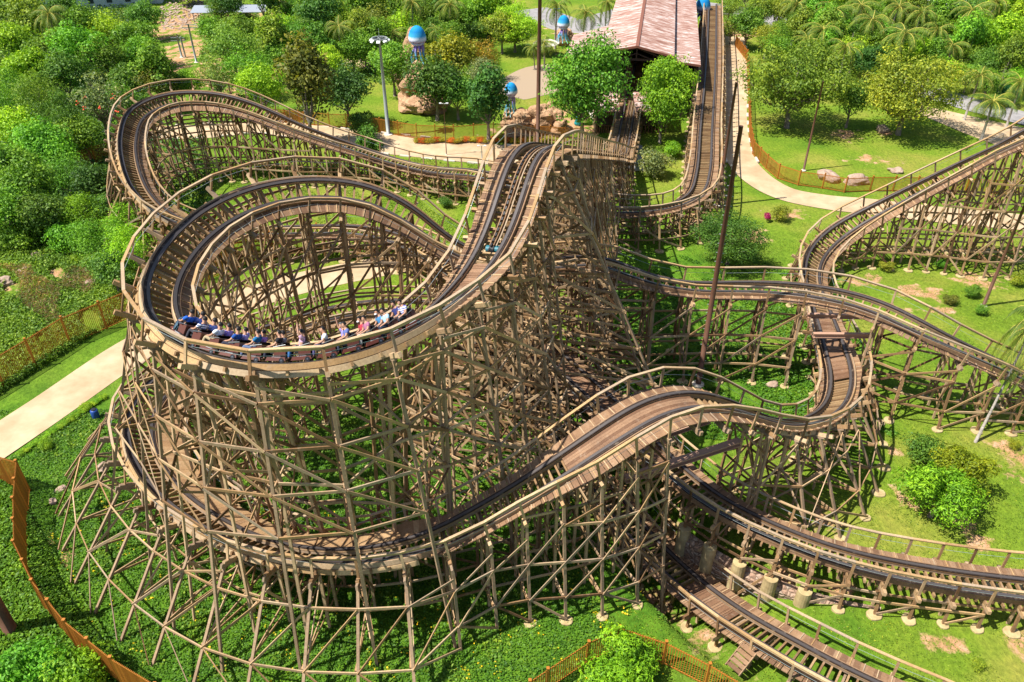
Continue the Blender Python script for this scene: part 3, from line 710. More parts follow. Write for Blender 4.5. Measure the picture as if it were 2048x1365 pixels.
def skin(name, V_, E_, R_, m, sub=1):
    me = bpy.data.meshes.new(name); me.from_pydata(V_, E_, []); o = bpy.data.objects.new(name, me); COL.objects.link(o)
    sk = o.modifiers.new("s", 'SKIN'); sk.use_smooth_shade = True
    lay = me.skin_vertices[0].data if me.skin_vertices else None
    if lay is None:
        bm = bmesh.new(); bm.from_mesh(me); bm.verts.layers.skin.verify(); bm.to_mesh(me); bm.free(); lay = me.skin_vertices[0].data
    for i, r in enumerate(R_): lay[i].radius = (r, r) if not isinstance(r, tuple) else r; lay[i].use_root = (i == 0)
    ss = o.modifiers.new("u", 'SUBSURF'); ss.levels = sub; ss.render_levels = sub
    dg = bpy.context.evaluated_depsgraph_get(); out = bpy.data.meshes.new_from_object(o.evaluated_get(dg))
    bpy.data.objects.remove(o); out.name = name; out.materials.clear(); out.materials.append(m)
    out.polygons.foreach_set('use_smooth', [True]*len(out.polygons)); return out
def rider_meshes(pose):
    V_ = [(0, 0, .1), (-.05, 0, .34), (-.07, 0, .5), (-.05, 0, .585), (-.03, 0, .66), (-.025, 0, .745), (-.035, 0, .815), (.075, 0, .685)]
    R_ = [(.15, .12), (.16, .12), (.09, .075), .05, .075, .095, .06, .018]
    E_ = [(0, 1), (1, 2), (2, 3), (3, 4), (4, 5), (5, 6), (4, 7)]
    SV, SR, SE = list(V_[:3]), [(.165, .135), (.178, .14), (.1, .088)], [(0, 1), (1, 2)]
    TV, TRr, TE = [(0, 0, .09)], [(.16, .13)], []
    for k, sg in enumerate((1, -1)):
        up = pose[k]
        sh = (-.07, .2*sg, .47)
        if up == 0: el, wr, pa, fd = (.06, .27*sg, .26), (.27, .17*sg, .2), (.34, .15*sg, .2), (.07, -.01*sg, -.03)
        else: el, wr, pa, fd = (.04, .28*sg, .70), (.05, .22*sg, .95), (.055, .21*sg, 1.03), (.01, 0, .085)
        n = len(V_); V_ += [sh, el, wr, pa]; R_ += [.07, .048, .034, (.045, .02)]; E_ += [(2, n), (n, n+1), (n+1, n+2), (n+2, n+3)]
        for q, (of, ln) in enumerate(((-.033, .85), (-.011, 1.0), (.011, .95), (.033, .75))):
            m_ = len(V_)
            oo = Vector((0, of, 0)); a = Vector(pa)+oo+Vector(fd)*.35; b = a+Vector(fd)*ln*.9
            V_ += [tuple(a), tuple(b)]; R_ += [.011, .009]; E_ += [(n+3, m_), (m_, m_+1)]
        m_ = len(V_); a = Vector(pa)+Vector((.02 if up == 0 else .015, -.045*sg, .015)); V_.append(tuple(a)); R_.append(.011); E_.append((n+3, m_))
        s_ = len(SV); mid = tuple(Vector(sh)*.35+Vector(el)*.65); SV += [sh, mid]; SR += [.088, .07]; SE += [(2, s_), (s_, s_+1)]
        hp, kn, an, to = (.03, .1*sg, .07), (.43, .13*sg, .13), (.5, .13*sg, -.26), (.63, .13*sg, -.31)
        n = len(V_); V_ += [hp, kn, an, to]; R_ += [.09, .065, .045, .042]; E_ += [(0, n), (n, n+1), (n+1, n+2), (n+2, n+3)]
        s_ = len(TV); TV += [hp, kn, an]; TRr += [.105, .082, .065]; TE += [(0, s_), (s_, s_+1), (s_+1, s_+2)]
    hair = MB(); vs = []; fs = []
    for a in range(6):
        ph = a/5*1.9
        for b in range(12):
            th = 2*math.pi*b/12; front = math.cos(th) > .35
            pp = min(ph, .95) if front else ph
            vs.append((-.03+.118*math.sin(pp)*math.cos(th), .112*math.sin(pp)*math.sin(th), .735+.122*math.cos(pp)))
    for a in range(5):
        for b in range(12): fs.append((a*12+b, a*12+(b+1) % 12, a*12+12+(b+1) % 12, a*12+12+b))
    hair.add(vs, fs)
    mk = MB(); mk.lathe([(.05, -.02), (.07, .0), (.06, .05)], (.045, 0, .635), 8)
    return dict(person=skin("person", V_, E_, R_, SKIN), shirt=skin("shirt", SV, SE, SR, CLOTH), trousers=skin("trousers", TV, TE, TRr, CLOTH),
                hair=hair.mesh("hair", HAIR, True), face_mask=mk.mesh("face_mask", WHITE, True))
POSES = {}
RID = [  # row: (near rider), (far rider): shirt colour, words, pose (left arm, right arm), trousers, mask, striped
 (((.02,.11,.5), "royal blue shirt", (0,0), (.03,.03,.05), 0, 0), ((.2,.3,.72), "light blue shirt", (0,0), (.03,.03,.05), 0, 0)),
 (((.03,.06,.2), "navy and white striped shirt", (0,0), (.04,.04,.05), 0, 1), ((.25,.35,.75), "pale blue shirt", (0,0), (.03,.03,.05), 0, 0)),
 (((.68,.7,.78), "white shirt and khaki trousers", (0,0), (.35,.28,.17), 0, 0), ((.36,.27,.68), "lavender shirt", (0,0), (.03,.03,.05), 0, 0)),
 (((.015,.07,.3), "navy blue polo shirt", (0,0), (.03,.03,.05), 0, 0), ((.42,.4,.75), "lilac top with one arm raised", (0,1), (.03,.03,.05), 0, 0)),
 (((.01,.13,.3), "teal shirt with one arm raised", (0,1), (.1,.14,.25), 0, 0), ((.4,.22,.62), "purple shirt", (0,0), (.03,.03,.05), 0, 0)),
 (((.015,.015,.018), "black shirt", (0,0), (.03,.03,.05), 0, 0), ((.25,.27,.3), "grey shirt", (0,0), (.03,.03,.05), 0, 0)),
 (((.6,.36,.5), "pink lilac top with one arm half raised", (1,0), (.04,.14,.35), 1, 0), ((.02,.02,.03), "black top with one arm raised high", (0,1), (.03,.03,.05), 0, 0)),
 (((.72,.74,.76), "plain white shirt", (0,0), (.1,.09,.2), 0, 0), ((.05,.09,.4), "dark blue shirt", (0,0), (.03,.03,.05), 0, 0)),
 (((.1,.13,.33), "slate blue shirt", (0,0), (.05,.06,.1), 0, 0), ((.24,.22,.6), "violet shirt with one hand raised", (0,1), (.03,.03,.05), 0, 0)),
 (((.33,.13,.22), "dusty pink shirt and pale trousers", (0,0), (.42,.4,.36), 0, 0), ((.4,.04,.06), "red top", (0,0), (.03,.03,.05), 1, 0)),
 (((.35,.55,.72), "light blue checked shirt and dark jeans", (0,0), (.02,.03,.06), 0, 0), ((.05,.2,.4), "blue top with arms folded", (0,0), (.03,.03,.05), 1, 0)),
 (((.12,.13,.45), "blue striped shirt", (0,0), (.03,.03,.04), 0, 1), ((.03,.04,.16), "navy top and white trousers", (0,0), (.75,.74,.75), 0, 0)),
]
ORD = ["first", "second", "third", "fourth", "fifth", "sixth", "seventh", "eighth", "ninth", "tenth", "eleventh", "last"]
for k, row in enumerate(RID):
    for side, (colr, words, pose, tcol, msk, stp) in zip((.31, -.31), row):
        if pose not in POSES: POSES[pose] = rider_meshes(pose)
        me = POSES[pose]
        M = CARM[k] @ Matrix.Translation((.0, side*1.03, .56)) @ Matrix.Scale(1.24, 4)
        p = link("person", me['person'], None, (.42, .23, .15)); p.matrix_world = M
        tag(p, f"seated rider in {words}, {'near' if side > 0 else 'far'} seat of {ORD[k]} car", "person", "riders on the coaster train")
        sh = link("shirt", me['shirt'], p, colr)
        if stp: sh.material_slots[0].link = 'OBJECT'; sh.material_slots[0].material = STRIPE
        link("trousers", me['trousers'], p, tcol); link("hair", me['hair'], p, (.012, .010, .009) if (k, side > 0) != (8, False) else (.09, .09, .09))
        if msk: link("face_mask", me['face_mask'], p)

# ------------------------------------------------------------------ station and sheds
st = thing("station_building", "long station with rusty white corrugated gable roof behind the lift hill", "building", (18.6, 122, 0), -math.atan2(.17, .985))
def slab(mb, q, th=.12, m=0):
    q = [np.array(a, float) for a in q]; dn = np.array((0, 0, -th)); n = len(q)
    mb.add(q+[a+dn for a in q], [tuple(range(n)), tuple(reversed(range(n, 2*n)))]+[(i, i+n, (i+1) % n+n, (i+1) % n) for i in range(n)], m)
mb = MB()
slab(mb, [(0, 0, 11), (0, 55, 11), (-5.4, 55, 9.7), (-5.4, 17.2, 9.7), (-11, 15, 8.5), (-11, 1.5, 8.5)][::-1])
slab(mb, [(0, 0, 11), (5.6, 0, 9.75), (5.6, 55, 9.75), (0, 55, 11)][::-1])
slab(mb, [(5.5, .2, 9.05), (9.6, .2, 8.6), (9.6, 55, 8.6), (5.5, 55, 9.05)][::-1])
roof = mb.build("roof", ROOF, st)
rc = MB(); rc.beam((0, -.1, 11.06), (0, 55, 11.06), .5, .06)
for a, b in (((0, -.08, 10.95), (5.6, -.08, 9.7)), ((0, -.08, 10.95), (-11, 1.42, 8.45)), ((5.6, .1, 9.0), (9.6, .1, 8.55))): rc.beam(a, b, .06, .3)
rc.build("ridge_and_barge_boards", mat("rust_brown_trim", (.2, .08, .05), .7), roof)
DKW = mat("dark_station_timber", (.045, .028, .02), .9)
wl_ = MB(); wl_.box(9.1, 9.3, 1, 55, 0, 8.6); wl_.box(-5.2, -5.0, 17.5, 55, 0, 9.7); wl_.box(-5, 9.1, 54.5, 54.8, 0, 9.5); wl_.box(5.45, 5.6, .6, 55, 8.4, 9.6)
wl_.build("wall", DKW, st)
pf = MB(); pf.box(-4.9, -1.9, 2, 54, 0, 2.2); pf.box(2.2, 9.0, 2, 54, 0, 2.2); pf.build("platform", DKW, st)
for x in (-10.6, -5.2, -2.6, 2.6, 5.3, 9.0):
    for y in ((1.8, 14) if x < -6 else (.6, 10, 20)): MBp = MB(); MBp.beam((x, y, 0), (x, y, (8.3 if x in (-10.6, 9.0) else 9.4)-.2), .3, .3); MBp.build("post", DKW, st)
tr_ = MB(); tr_.beam((-5.2, .7, 8.9), (5.4, .7, 8.9), .2, .3); tr_.beam((0, .7, 8.9), (0, .7, 10.7), .2, .2)
for s_ in (-1, 1): tr_.beam((s_*5, .7, 8.9), (0, .7, 10.6), .15, .2); tr_.beam((s_*2.6, .7, 8.9), (0, .7, 9.8), .12, .15)
tr_.build("gable_truss", DKW, st)
for nm, lab, x0, x1 in (("shed", "low shed with pale rusty roof left of the station track", 1192, 1236), ("shed", "low shed with pale rusty roof right of the station track", 1276, 1338)):
    a, b = P(x0, 222, 3.4), P(x1, 222, 3.4); sdt = thing(nm, lab, "shed", (a.x, a.y, 0)); wdd = b.x-a.x
    m1 = MB(); slab(m1, [(-.3, -.3, 3.4), (wdd+.3, -.3, 3.4), (wdd+.3, 5, 4.6), (-.3, 5, 4.6)]); m1.build("roof", ROOF, sdt)
    m1 = MB(); m1.box(0, wdd, 3.6, 3.8, 0, 4); m1.box(0, .2, .2, 3.6, 0, 3.3); m1.box(wdd-.2, wdd, .2, 3.6, 0, 3.3); m1.build("wall", mat("tan_shed_wall", (.35, .24, .14), .9), sdt)
    m1 = MB()
    for q in range(8): m1.box(.3+q*(wdd-.6)/8, .3+q*(wdd-.6)/8+.15, .1, .2, 0, 1.1)
    m1.box(.2, wdd-.2, .08, .2, 1.1, 1.2); m1.build("railing", mat("brown_slat", (.2, .1, .05), .8), sdt)
# far buildings at the top edge
def house(label, px, py, wd, dp, h, rz, wallc, roofc, slope=.6):
    p = P(px, py); b = thing("house", label, "building", p, rz)
    m1 = MB(); m1.box(-wd/2, wd/2, 0, dp, 0, h); m1.build("wall", mat("painted_wall", wallc, .8), b)
    m1 = MB(); slab(m1, [(-wd/2-.5, -.6, h), (wd/2+.5, -.6, h), (wd/2+.5, dp/2, h+slope*dp/4+.2), (-wd/2-.5, dp/2, h+slope*dp/4+.2)], .2)
    slab(m1, [(-wd/2-.5, dp/2, h+slope*dp/4+.2), (wd/2+.5, dp/2, h+slope*dp/4+.2), (wd/2+.5, dp+.6, h), (-wd/2-.5, dp+.6, h)], .2)
    m1.build("roof", mat("metal_roof", roofc, .5), b)
    for k in range(max(1, int(wd/4))):
        x = -wd/2+2+k*4; m1 = MB(); m1.box(x-.6, x+.6, -.05, 0.02, 1.2, 2.4); m1.build("window", mat("dark_glass", (.03, .04, .05), .2), b)
house("pale blue metal warehouse at the top left edge behind the thicket", 195, 18, 22, 12, 5, .25, (.4, .46, .5), (.4, .55, .56))
house("white walled building at the top edge beside the bare earth", 262, 10, 14, 14, 6, .2, (.6, .62, .66), (.55, .6, .64))
house("grey roofed house among the palms at the top right", 1890, 58, 14, 9, 4, -.2, (.25, .1, .09), (.5, .5, .56))
house("pale roofed house at the top edge right of the station", 1905, 12, 16, 10, 4.5, -.15, (.6, .58, .56), (.56, .57, .62))

# ------------------------------------------------------------------ sculptures and rocks
from mathutils import noise as mn
def rock(name, label, px, py, r, z=None, sq=(1, 1, .8), m=None, seed=0, group=None, cat="rock"):
    bm = bmesh.new(); bmesh.ops.create_icosphere(bm, subdivisions=4, radius=1)
    for v in bm.verts:
        c = v.co.copy(); n1 = mn.noise(c*1.1+Vector((seed*3.1, 0, 0))); n2 = mn.noise(c*3+Vector((0, seed*1.7, 0)))
        f = 1+.42*n1+.14*n2
        if sq[2] > .9: f *= 1-.1*(math.sin(c.z*8+seed+1.5*n1) > .1)
        v.co = Vector((c.x*sq[0], c.y*sq[1], c.z*sq[2]))*f*r
    me = bpy.data.meshes.new(name); bm.to_mesh(me); bm.free(); me.materials.append(m or ROCK)
    o = link(name, me); p = P(px, py); o.location = (p.x, p.y, (r*sq[2]*.35 if z is None else z)); o.rotation_euler = (0, 0, seed*1.3)
    return tag(o, label, cat, group)
rock("rock_formation", "tall layered sandstone outcrop on the lawn below the largest jellyfish", 842, 205, 3.3, 2.2, (1.25, .8, 1.35), None, 1)
rock("rock_formation", "rounded sandstone shoulder left of the layered outcrop by the lawn", 818, 175, 2.6, 2.4, (.9, .9, 1.4), None, 4)
rock("rock_formation", "high narrow sandstone column carrying the largest jellyfish", 836, 165, 2.3, 4.3, (.9, .9, 2.1), None, 9)
rock("rock_formation", "broad flat sandstone ledge at the lawn edge of the outcrop", 830, 212, 3.0, .6, (1.6, .9, .7), None, 23)
rock("rock_formation", "sandstone block between the outcrop and the dark trees", 868, 222, 2.4, .9, (1.1, .9, 1.1), None, 29)
for k, (px, py, r, z, lab) in enumerate([(1022, 258, 2.0, 1.0, "left boulder under the middle jellyfish"), (1045, 262, 1.9, 1.6, "golden boulder right under the middle jellyfish"), (1082, 262, 2.3, 2, "big banded boulder behind the brown pole"),
    (1100, 258, 2.1, 1.9, "upright slab boulder right of the brown pole"), (1040, 275, 1.5, .5, "low front boulder left of the brown pole"), (1062, 276, 1.3, .5, "small square boulder by the orange fence"),
    (1020, 278, 1.1, .4, "smallest reddish boulder at the fence corner"), (1118, 268, 1.6, .7, "tilted red slab rock at the fence end"), (1128, 90, 1.9, 1.5, "rock mound under the far jellyfish")]):
    rock("boulder", lab, px, py, r, z, (1, .85, .95), None, k+11, "sandstone boulders of the park entrance")
BELL = mat("jellyfish_bell", rough=.7, spec=.15)
zc = N(BELL, "ShaderNodeTexCoord"); sx_ = N(BELL, "ShaderNodeSeparateXYZ"); L(BELL, zc.outputs["Generated"], sx_.inputs[0])
L(BELL, ramp(BELL, sx_.outputs[2], [(0, (.35, .2, .5)), (.12, (.6, .55, .75)), (.26, (.7, .76, .85)), (.42, (.05, .36, .62)), (.7, (.008, .2, .48)), (1, (.01, .26, .55))]), base(BELL))
TENT = mat("jellyfish_tentacles", rough=.4)
zc = N(TENT, "ShaderNodeTexCoord"); sx_ = N(TENT, "ShaderNodeSeparateXYZ"); L(TENT, zc.outputs["Generated"], sx_.inputs[0])
L(TENT, ramp(TENT, sx_.outputs[2], [(0, (.3, .6, .68)), (.45, (.06, .4, .62)), (.75, (.3, .2, .5)), (1, (.16, .08, .36))]), base(TENT))
def jelly(label, px, py, z, r, h, tent=True):
    p = P(px, py, z); j = thing("jellyfish_sculpture", label, "sculpture", p)
    b = MB(); prof = [(r*.8, -.1*r), (r*1.0, .0), (r*1.03, .2*r), (r*.98, .5*r), (r*.82, .85*r), (r*.55, 1.12*r), (r*.25, 1.25*r), (.02, 1.28*r)]
    b.lathe(prof, (0, 0, 0), 28, 0, lambda th, zz: 1+.07*abs(math.cos(7*th))-.03); bo_ = b.build("bell", BELL, j, True); bo_.scale = (1, 1, 1.35)
    if tent:
        sk_ = MB(); sk_.lathe([(r*.55, -.5*r), (r*.72, -.3*r), (r*.6, -.1*r), (r*.5, 0)], (0, 0, 0), 20, 0, lambda th, zz: 1+.12*math.cos(8*th)); sk_.build("frill", mat("pale_frill", (.55, .55, .75), .5), j, True)
        for k in range(8):
            a = k*math.pi/4+.3; q = MB(); pts = []
            for s_ in np.linspace(0, 1, 9):
                rr = r*(.35+.75*s_+.12*math.sin(s_*7+k)); pts.append((rr*math.cos(a+.4*s_), rr*math.sin(a+.4*s_), -.3*r-h*s_))
            q.tube(pts, list(np.linspace(r*.16, r*.06, 9)), 7); q.build("tentacle", TENT, j, True)
jelly("largest blue jellyfish sculpture on the tall sandstone column", 835, 82, 9.0, 1.35, 3.2)
jelly("middle blue and purple jellyfish sculpture on boulders beside the brown pole", 1022, 187, 5.6, .92, 3.0)
jelly("small blue jellyfish sculpture on a rock mound near the plaza palms", 1127, 52, 5.5, 1.1, 2.6)
jelly("bright blue dome of a jellyfish behind the return track", 1405, 20, 4.5, 1.5, 2.0)
tm_ = thing("totem_sculpture", "teal carved coral totem beside the fence end", "sculpture", P(1157, 250))
q = MB(); q.lathe([(.6, 0), (.7, .4), (.4, .9), (.65, 1.4), (.35, 2.0), (.6, 2.5), (.75, 3), (.5, 3.6), (.1, 3.9)], (0, 0, 0), 16, 0, lambda th, z: 1+.15*math.cos(5*th+z*3)); q.build("totem_body", mat("teal_paint", (.02, .3, .32), .5), tm_, True)
for px, py, rr, lab in [(1092, 112, 2.6, "round white parasol by the plaza"), (1000, 80, 2.4, "cream parasol partly behind the bright tree"), (1040, 95, 2.2, "cream parasol beside the plaza palms")]:
    u = thing("parasol", lab, "parasol", P(px, py, 0), 0, "parasols on the plaza")
    q = MB(); q.lathe([(rr, 2.3), (rr*.98, 2.4), (rr*.5, 2.85), (.05, 3.15)], (0, 0, 0), 8); q.build("canopy", mat("cream_canvas", (.7, .63, .52), .9), u)
    q = MB(); q.tube([(0, 0, 0), (0, 0, 2.9)], .05, 8); q.build("pole", GREYPOLE, u)
# pale granite rocks and debris in grass
for k, (px, py, r, lab) in enumerate([(180, 572, .9, "pale granite boulder beside the dark bush left of the helix"), (50, 556, .7, "pinkish boulder at the left edge among dry grass"), (48, 548, .8, "rounded pink boulder behind another at the left"), (75, 515, .7, "flat pale rock in the scrub below the thicket"),
    (10, 568, .9, "grey pink boulder at the left frame edge"), (1655, 358, 1.3, "sloping pale rock behind the orange fence on the park lawn"), (1713, 366, 1.3, "rounded tan rock behind the orange fence on the park lawn"), (1765, 262, 1.0, "pale rock beside the right park tree"), (1790, 345, .8, "small flat rock on the park lawn"),
    (122, 980, .35, "small pale stone by the left perimeter fence"), (107, 1005, .3, "small brown stone by the left perimeter fence"), (1545, 772, .45, "small white stone on the grass below the middle track"), (208, 938, .5, "flat stone under the left trestle feet")]):
    rock("rock", lab, px, py, r, None, (1.2, .9, .6), PINK, k+40, "loose pale rocks")
# stone retaining wall of the cutting
tD = TK['far']; idx = [i for i in range(tD.n) if 31.6 < tD.cp[i] < 34.6]
wb = MB(); vs = []; fs = []
for i in idx:
    n_ = tD.S0[i]; c = tD.pos[i]+n_*1.35
    for o_, z in ((0, -5), (.5, -5), (.5, .12), (0, .18)): vs.append((c[0]+n_[0]*(o_-.25), c[1]+n_[1]*(o_-.25), z-.5*(o_ > 0)*(z > 0)))
for a in range(len(idx)-1):
    for e in range(4): fs.append((a*4+e, a*4+(e+1) % 4, a*4+4+(e+1) % 4, a*4+4+e))
wb.add(vs, fs); tag(wb.build("retaining_wall", STONEW), "reddish rubble stone wall between the concrete piers", "wall")

# ------------------------------------------------------------------ fences
def fence(label, top, h, gap=2.6, bar=.15, solid=False):
    pts = [P(x, y, h) for x, y in top]; o = P(*top[0], h); f = thing("fence", label, "fence", (o.x, o.y, 0))
    ps = []
    for a, b in zip(pts, pts[1:]):
        n = max(1, int(round((b-a).length/gap)))
        for k in range(n): ps.append(a+(b-a)*k/n)
    ps.append(pts[-1])
    loc = lambda v, z: np.array((v.x-o.x, v.y-o.y, z+terr(v.x, v.y)))
    for p in ps:
        q = MB(); q.beam(loc(p, -.1), loc(p, h+.12), .13, .13); q.box(*(v for c, e in zip(loc(p, h+.14), (.09, .09, .03)) for v in (c-e, c+e))); q.build("post", FENCE, f)
    for a, b in zip(ps, ps[1:]):
        q = MB(); d = b-a; n = max(2, int(d.length/bar)); wb_ = .05
        for z in (.15, h-.12): q.beam(loc(a, z), loc(b, z), .05, .07)
        for k in range(1, n):
            p = a+d*k/n; q.beam(loc(p, .05), loc(p, h), wb_, .03, tuple(Vector((-d.y, d.x, 0)).normalized()))
        q.build("panel", FENCE, f)
def up(base_, h):   # photo base pixels -> pixels of the fence top
    out = []
    for x, y in base_:
        p = P(x, y); out.append(proj((p.x, p.y, h)))
    return out
fence("tall orange brown bar fence along the scrub left of the helix", up([(-60,815),(73,735),(143,691),(215,660),(330,607),(419,560),(500,528),(596,502),(640,498)], 3), 3, 2.9)
fence("orange brown slat fence around the lower left corner", [(-45,900),(31,923),(25,997),(26,1083),(62,1160),(127,1240),(220,1315),(310,1370),(390,1410)], 3, 2.4, .12)
fence("orange brown bar fence in front of the bush at the bottom edge", [(1060,1362),(1096,1338),(1178,1284),(1240,1254),(1333,1285),(1420,1330),(1490,1372)], 2.1)
fence("orange brown fence behind the hedge along the back path", up([(733,262),(761,266),(834,278),(908,281),(987,276),(1070,281),(1160,286)], 2.2), 2.2)
fence("rusty brown fence at the far lawn left of the lamp mast", up([(545,243),(600,250),(660,256),(728,258)], 2.1), 2.1)
fence("shaded brown fence between the thicket and the far turn", up([(108,352),(160,336),(224,316)], 2.4), 2.4)
fence("curved orange fence between the park lawn and the right path", up([(1470,92),(1493,122),(1497,220),(1498,275),(1505,309),(1532,337),(1555,357),(1596,371),(1644,378),(1688,386),(1739,384),(1830,384),(1930,386),(2060,392)], 2), 2)

# ------------------------------------------------------------------ poles and lamps
def pole(name, label, base_, top, r0, r1, m, cat="pole", bolts=False, extra=None, group=None, h=None):
    b = P(*base_); lo, hi = .5, 40
    if h is None:
        for _ in range(40):
            mid = (lo+hi)/2
            if proj((b.x, b.y, mid))[1] > top[1]: lo = mid
            else: hi = mid
        h = lo
    o = thing(name, label, cat, b, 0, group); tx = P(top[0], top[1], h); lean = np.array((tx.x-b.x, tx.y-b.y))*.3
    q = MB(); q.tube([(0, 0, 0), (lean[0]*.5, lean[1]*.5, h/2), (lean[0], lean[1], h)], [r0, (r0+r1)/2, r1], 14); q.build("shaft", m, o, True)
    if 'stub' not in label: q = MB(); q.lathe([(r0*2.2, -.2), (r0*2.2, .12), (r0*1.5, .2)], (0, 0, 0), 14); q.build("base", CONC2, o)
    if bolts:
        q = MB()
        for z in np.arange(1, h-.3, .8):
            for a in (0, math.pi*.8): f = z/h; q.box(*(v for c, e in zip((lean[0]*f+math.cos(a)*(r0+(r1-r0)*f+.06), lean[1]*f+math.sin(a)*(r0+(r1-r0)*f+.06), z), (.07, .025, .02)) for v in (c-e, c+e)))
        q.build("step_bolts", GREYPOLE, o)
    return o, np.array((lean[0], lean[1], h))
pole("light_pole", "tallest brown steel pole in front of the middle track", (1396, 770), (1479, 252), .24, .15, BROWNPOLE, bolts=True)
pole("light_pole", "slim brown pole behind the tallest one by the return track", (1434, 412), (1471, 165), .22, .15, BROWNPOLE, bolts=True)
pole("light_pole", "tall dark brown pole rising from behind the lift crest", (1075, 292), (1079, -70), .3, .24, BROWNPOLE)
pole("light_pole", "thin brown pole at the fence corner of the park lawn", (1607, 342), (1646, 163), .15, .1, BROWNPOLE)
pole("light_pole", "leaning brown pole at the right edge of the inner lawn", (1966, 614), (2062, 395), .17, .12, BROWNPOLE)
pole("light_pole", "dark pole stub at the lower left edge outside the fence", (22, 1262), (-60, 1090), .4, .3, BROWNPOLE)
o, tp = pole("lamp_mast", "tall grey floodlight mast with a round head on the far lawn", (777, 270), (757, 78), .3, .16, GREYPOLE, "lamp")
q = MB(); q.lathe([(1.1, 0), (1.15, .12), (1.0, .12), (1.0, 0)], tp, 20)
for k in range(6): q.beam(tp+(0, 0, .05), tp+np.array((1.1*math.cos(k), 1.1*math.sin(k), .05)), .06, .06)
q.tube([tp, tp+(0, 0, 1.4)], .03, 6); hd = q.build("lamp_ring", GREYPOLE, o)
for k in range(8):
    a = k*math.pi/4; q = MB(); q.obox(tp+np.array((1.2*math.cos(a), 1.2*math.sin(a), -.1)), (.22*math.cos(a), .22*math.sin(a), -.1), (-.24*math.sin(a), .24*math.cos(a), 0), (.03, .03, .08)); q.build("floodlight", WHITE, hd)
for bs, tp_, lab in [((893, 311), (886, 207), "slim dark lamp post on the kerb of the back path"), ((964, 322), (963, 292), "short grey post lamp beside the lift crest"), ((1112, 110), (1110, 18), "blue topped dark post near the plaza palms")]:
    o, tp = pole("lamp_post", lab, bs, tp_, .07, .05, BROWNPOLE if 'dark' in lab else GREYPOLE, "lamp")
    q = MB(); q.beam(tp+(-.5, 0, -.05), tp+(.5, 0, -.05), .06, .05); q.box(tp[0]-.62, tp[0]-.3, tp[1]-.12, tp[1]+.12, tp[2]-.05, tp[2]+.05); q.box(tp[0]+.3, tp[0]+.62, tp[1]-.12, tp[1]+.12, tp[2]-.05, tp[2]+.05); q.build("lamp_head", WHITE if 'blue' not in lab else COWL, o)
for bs, tp_, lab in [((364, 116), (354, 74), "twin concrete power pole with crossarm on bare earth"), ((393, 126), (377, 48), "slim concrete power pole with crossarm by the rubble"), ((527, 22), (521, -10), "dark utility pole at the top edge")]:
    o, tp = pole("power_pole", lab, bs, tp_, .2, .14, GREYPOLE, "pole"); q = MB()
    for dz in (0, .5): q.beam(tp+(-1.3, 0, -.2-dz), tp+(1.3, 0, -.2-dz), .1, .12)
    q.build("crossarm", GREYPOLE, o)
    if 'twin' in lab: q = MB(); q.tube([(.7, 0, 0), (.6, 0, tp[2])], .16, 10); q.build("second_shaft", GREYPOLE, o)
for px, py, c, lab in [(466, 28, (.7, .08, .02), "small red flag beside the metal sheet"), (488, 30, (.7, .7, .68), "small white flag on the right beside the metal sheet"), (442, 30, (.6, .65, .68), "small white flag on the left above the metal sheet")]:
    o = thing("flag", lab, "flag", P(px, py)); q = MB(); q.tube([(0, 0, 0), (0, 0, 3)], .04, 6); q.build("flagpole", GREYPOLE, o)
    q = MB(); n = 6
    for k in range(n): q.obox((-.1-k*.16, .05*math.sin(k*1.4), 2.5-k*.04), (.085, .03*math.cos(k), 0), (0, .01, 0), (0, 0, .42-.02*k))
    q.build("cloth", mat("flag_cloth", c, .8), o)
p = P(472, 42); o = thing("metal_roof_sheet", "long grey corrugated sheet roof in the trees by the flags", "shed", p, .05)
q = MB(); slab(q, [(-9, -2, 2.2), (8, -2, 2.2), (8, 2, 2.9), (-9, 2, 2.9)], .08); q.build("roof", mat("zinc_sheet", (.42, .45, .5), .4, .4), o)
for x in (-8.5, -3, 3, 7.5):
    for y in (-1.7, 1.7): q = MB(); q.beam((x, y, 0), (x, y, 2.1), .12, .12); q.build("post", BROWNPOLE, o)
# rubble heap, kerb stones, small things
rnd = random.Random(12); q = MB()
for k in range(260):
    p = P(rnd.uniform(322, 405), rnd.uniform(2, 62)); s_ = rnd.uniform(.12, .42); a = rnd.uniform(0, 3)
    q.obox((p.x, p.y, rnd.uniform(0, .12)), (s_*math.cos(a), s_*math.sin(a), .1), (-.6*s_*math.sin(a), .6*s_*math.cos(a), .05), (0, 0, s_*.4))
tag(q.build("rubble", PINK), "pale concrete rubble strewn on bare earth", "rubble", kind='stuff')
kn = 0; KM = None
for Q, Nn, wd in (PATHS[1], PATHS[2]):
    dist = 0
    for i in range(1, len(Q)):
        dist += np.linalg.norm(Q[i]-Q[i-1])
        if dist > 3.1:
            dist = 0
            for sg in (-1, 1):
                c = Q[i]+Nn[i]*sg*(wd[i]/2+.1); x, y = proj((*c, 0))
                if not (0 < x < 2048 and 0 < y < 700) or kn > 70: continue
                if KM is None: q = MB(); bevelbox(q, -.8, .8, -.15, .15, -.05, .22, .03); KM = q.mesh("kerb_stone", CONC2)
                o = link("kerb_stone", KM); o.location = (c[0], c[1], .02); tt = Q[i]-Q[i-1]; o.rotation_euler = (0, 0, math.atan2(tt[1], tt[0]))
                tag(o, "pale concrete kerb stone lying along the sandy path edge", "kerb stone", "kerb stones along the sandy paths"); kn += 1
o = thing("bin", "small blue plastic barrel on the grass left of the trestle", "barrel", P(193, 836))
q = MB(); q.lathe([(.26, 0), (.3, .1), (.31, .4), (.3, .75), (.24, .85), (.1, .87)], (0, 0, 0), 14); q.build("barrel_body", mat("blue_plastic", (.02, .07, .3), .4), o, True)
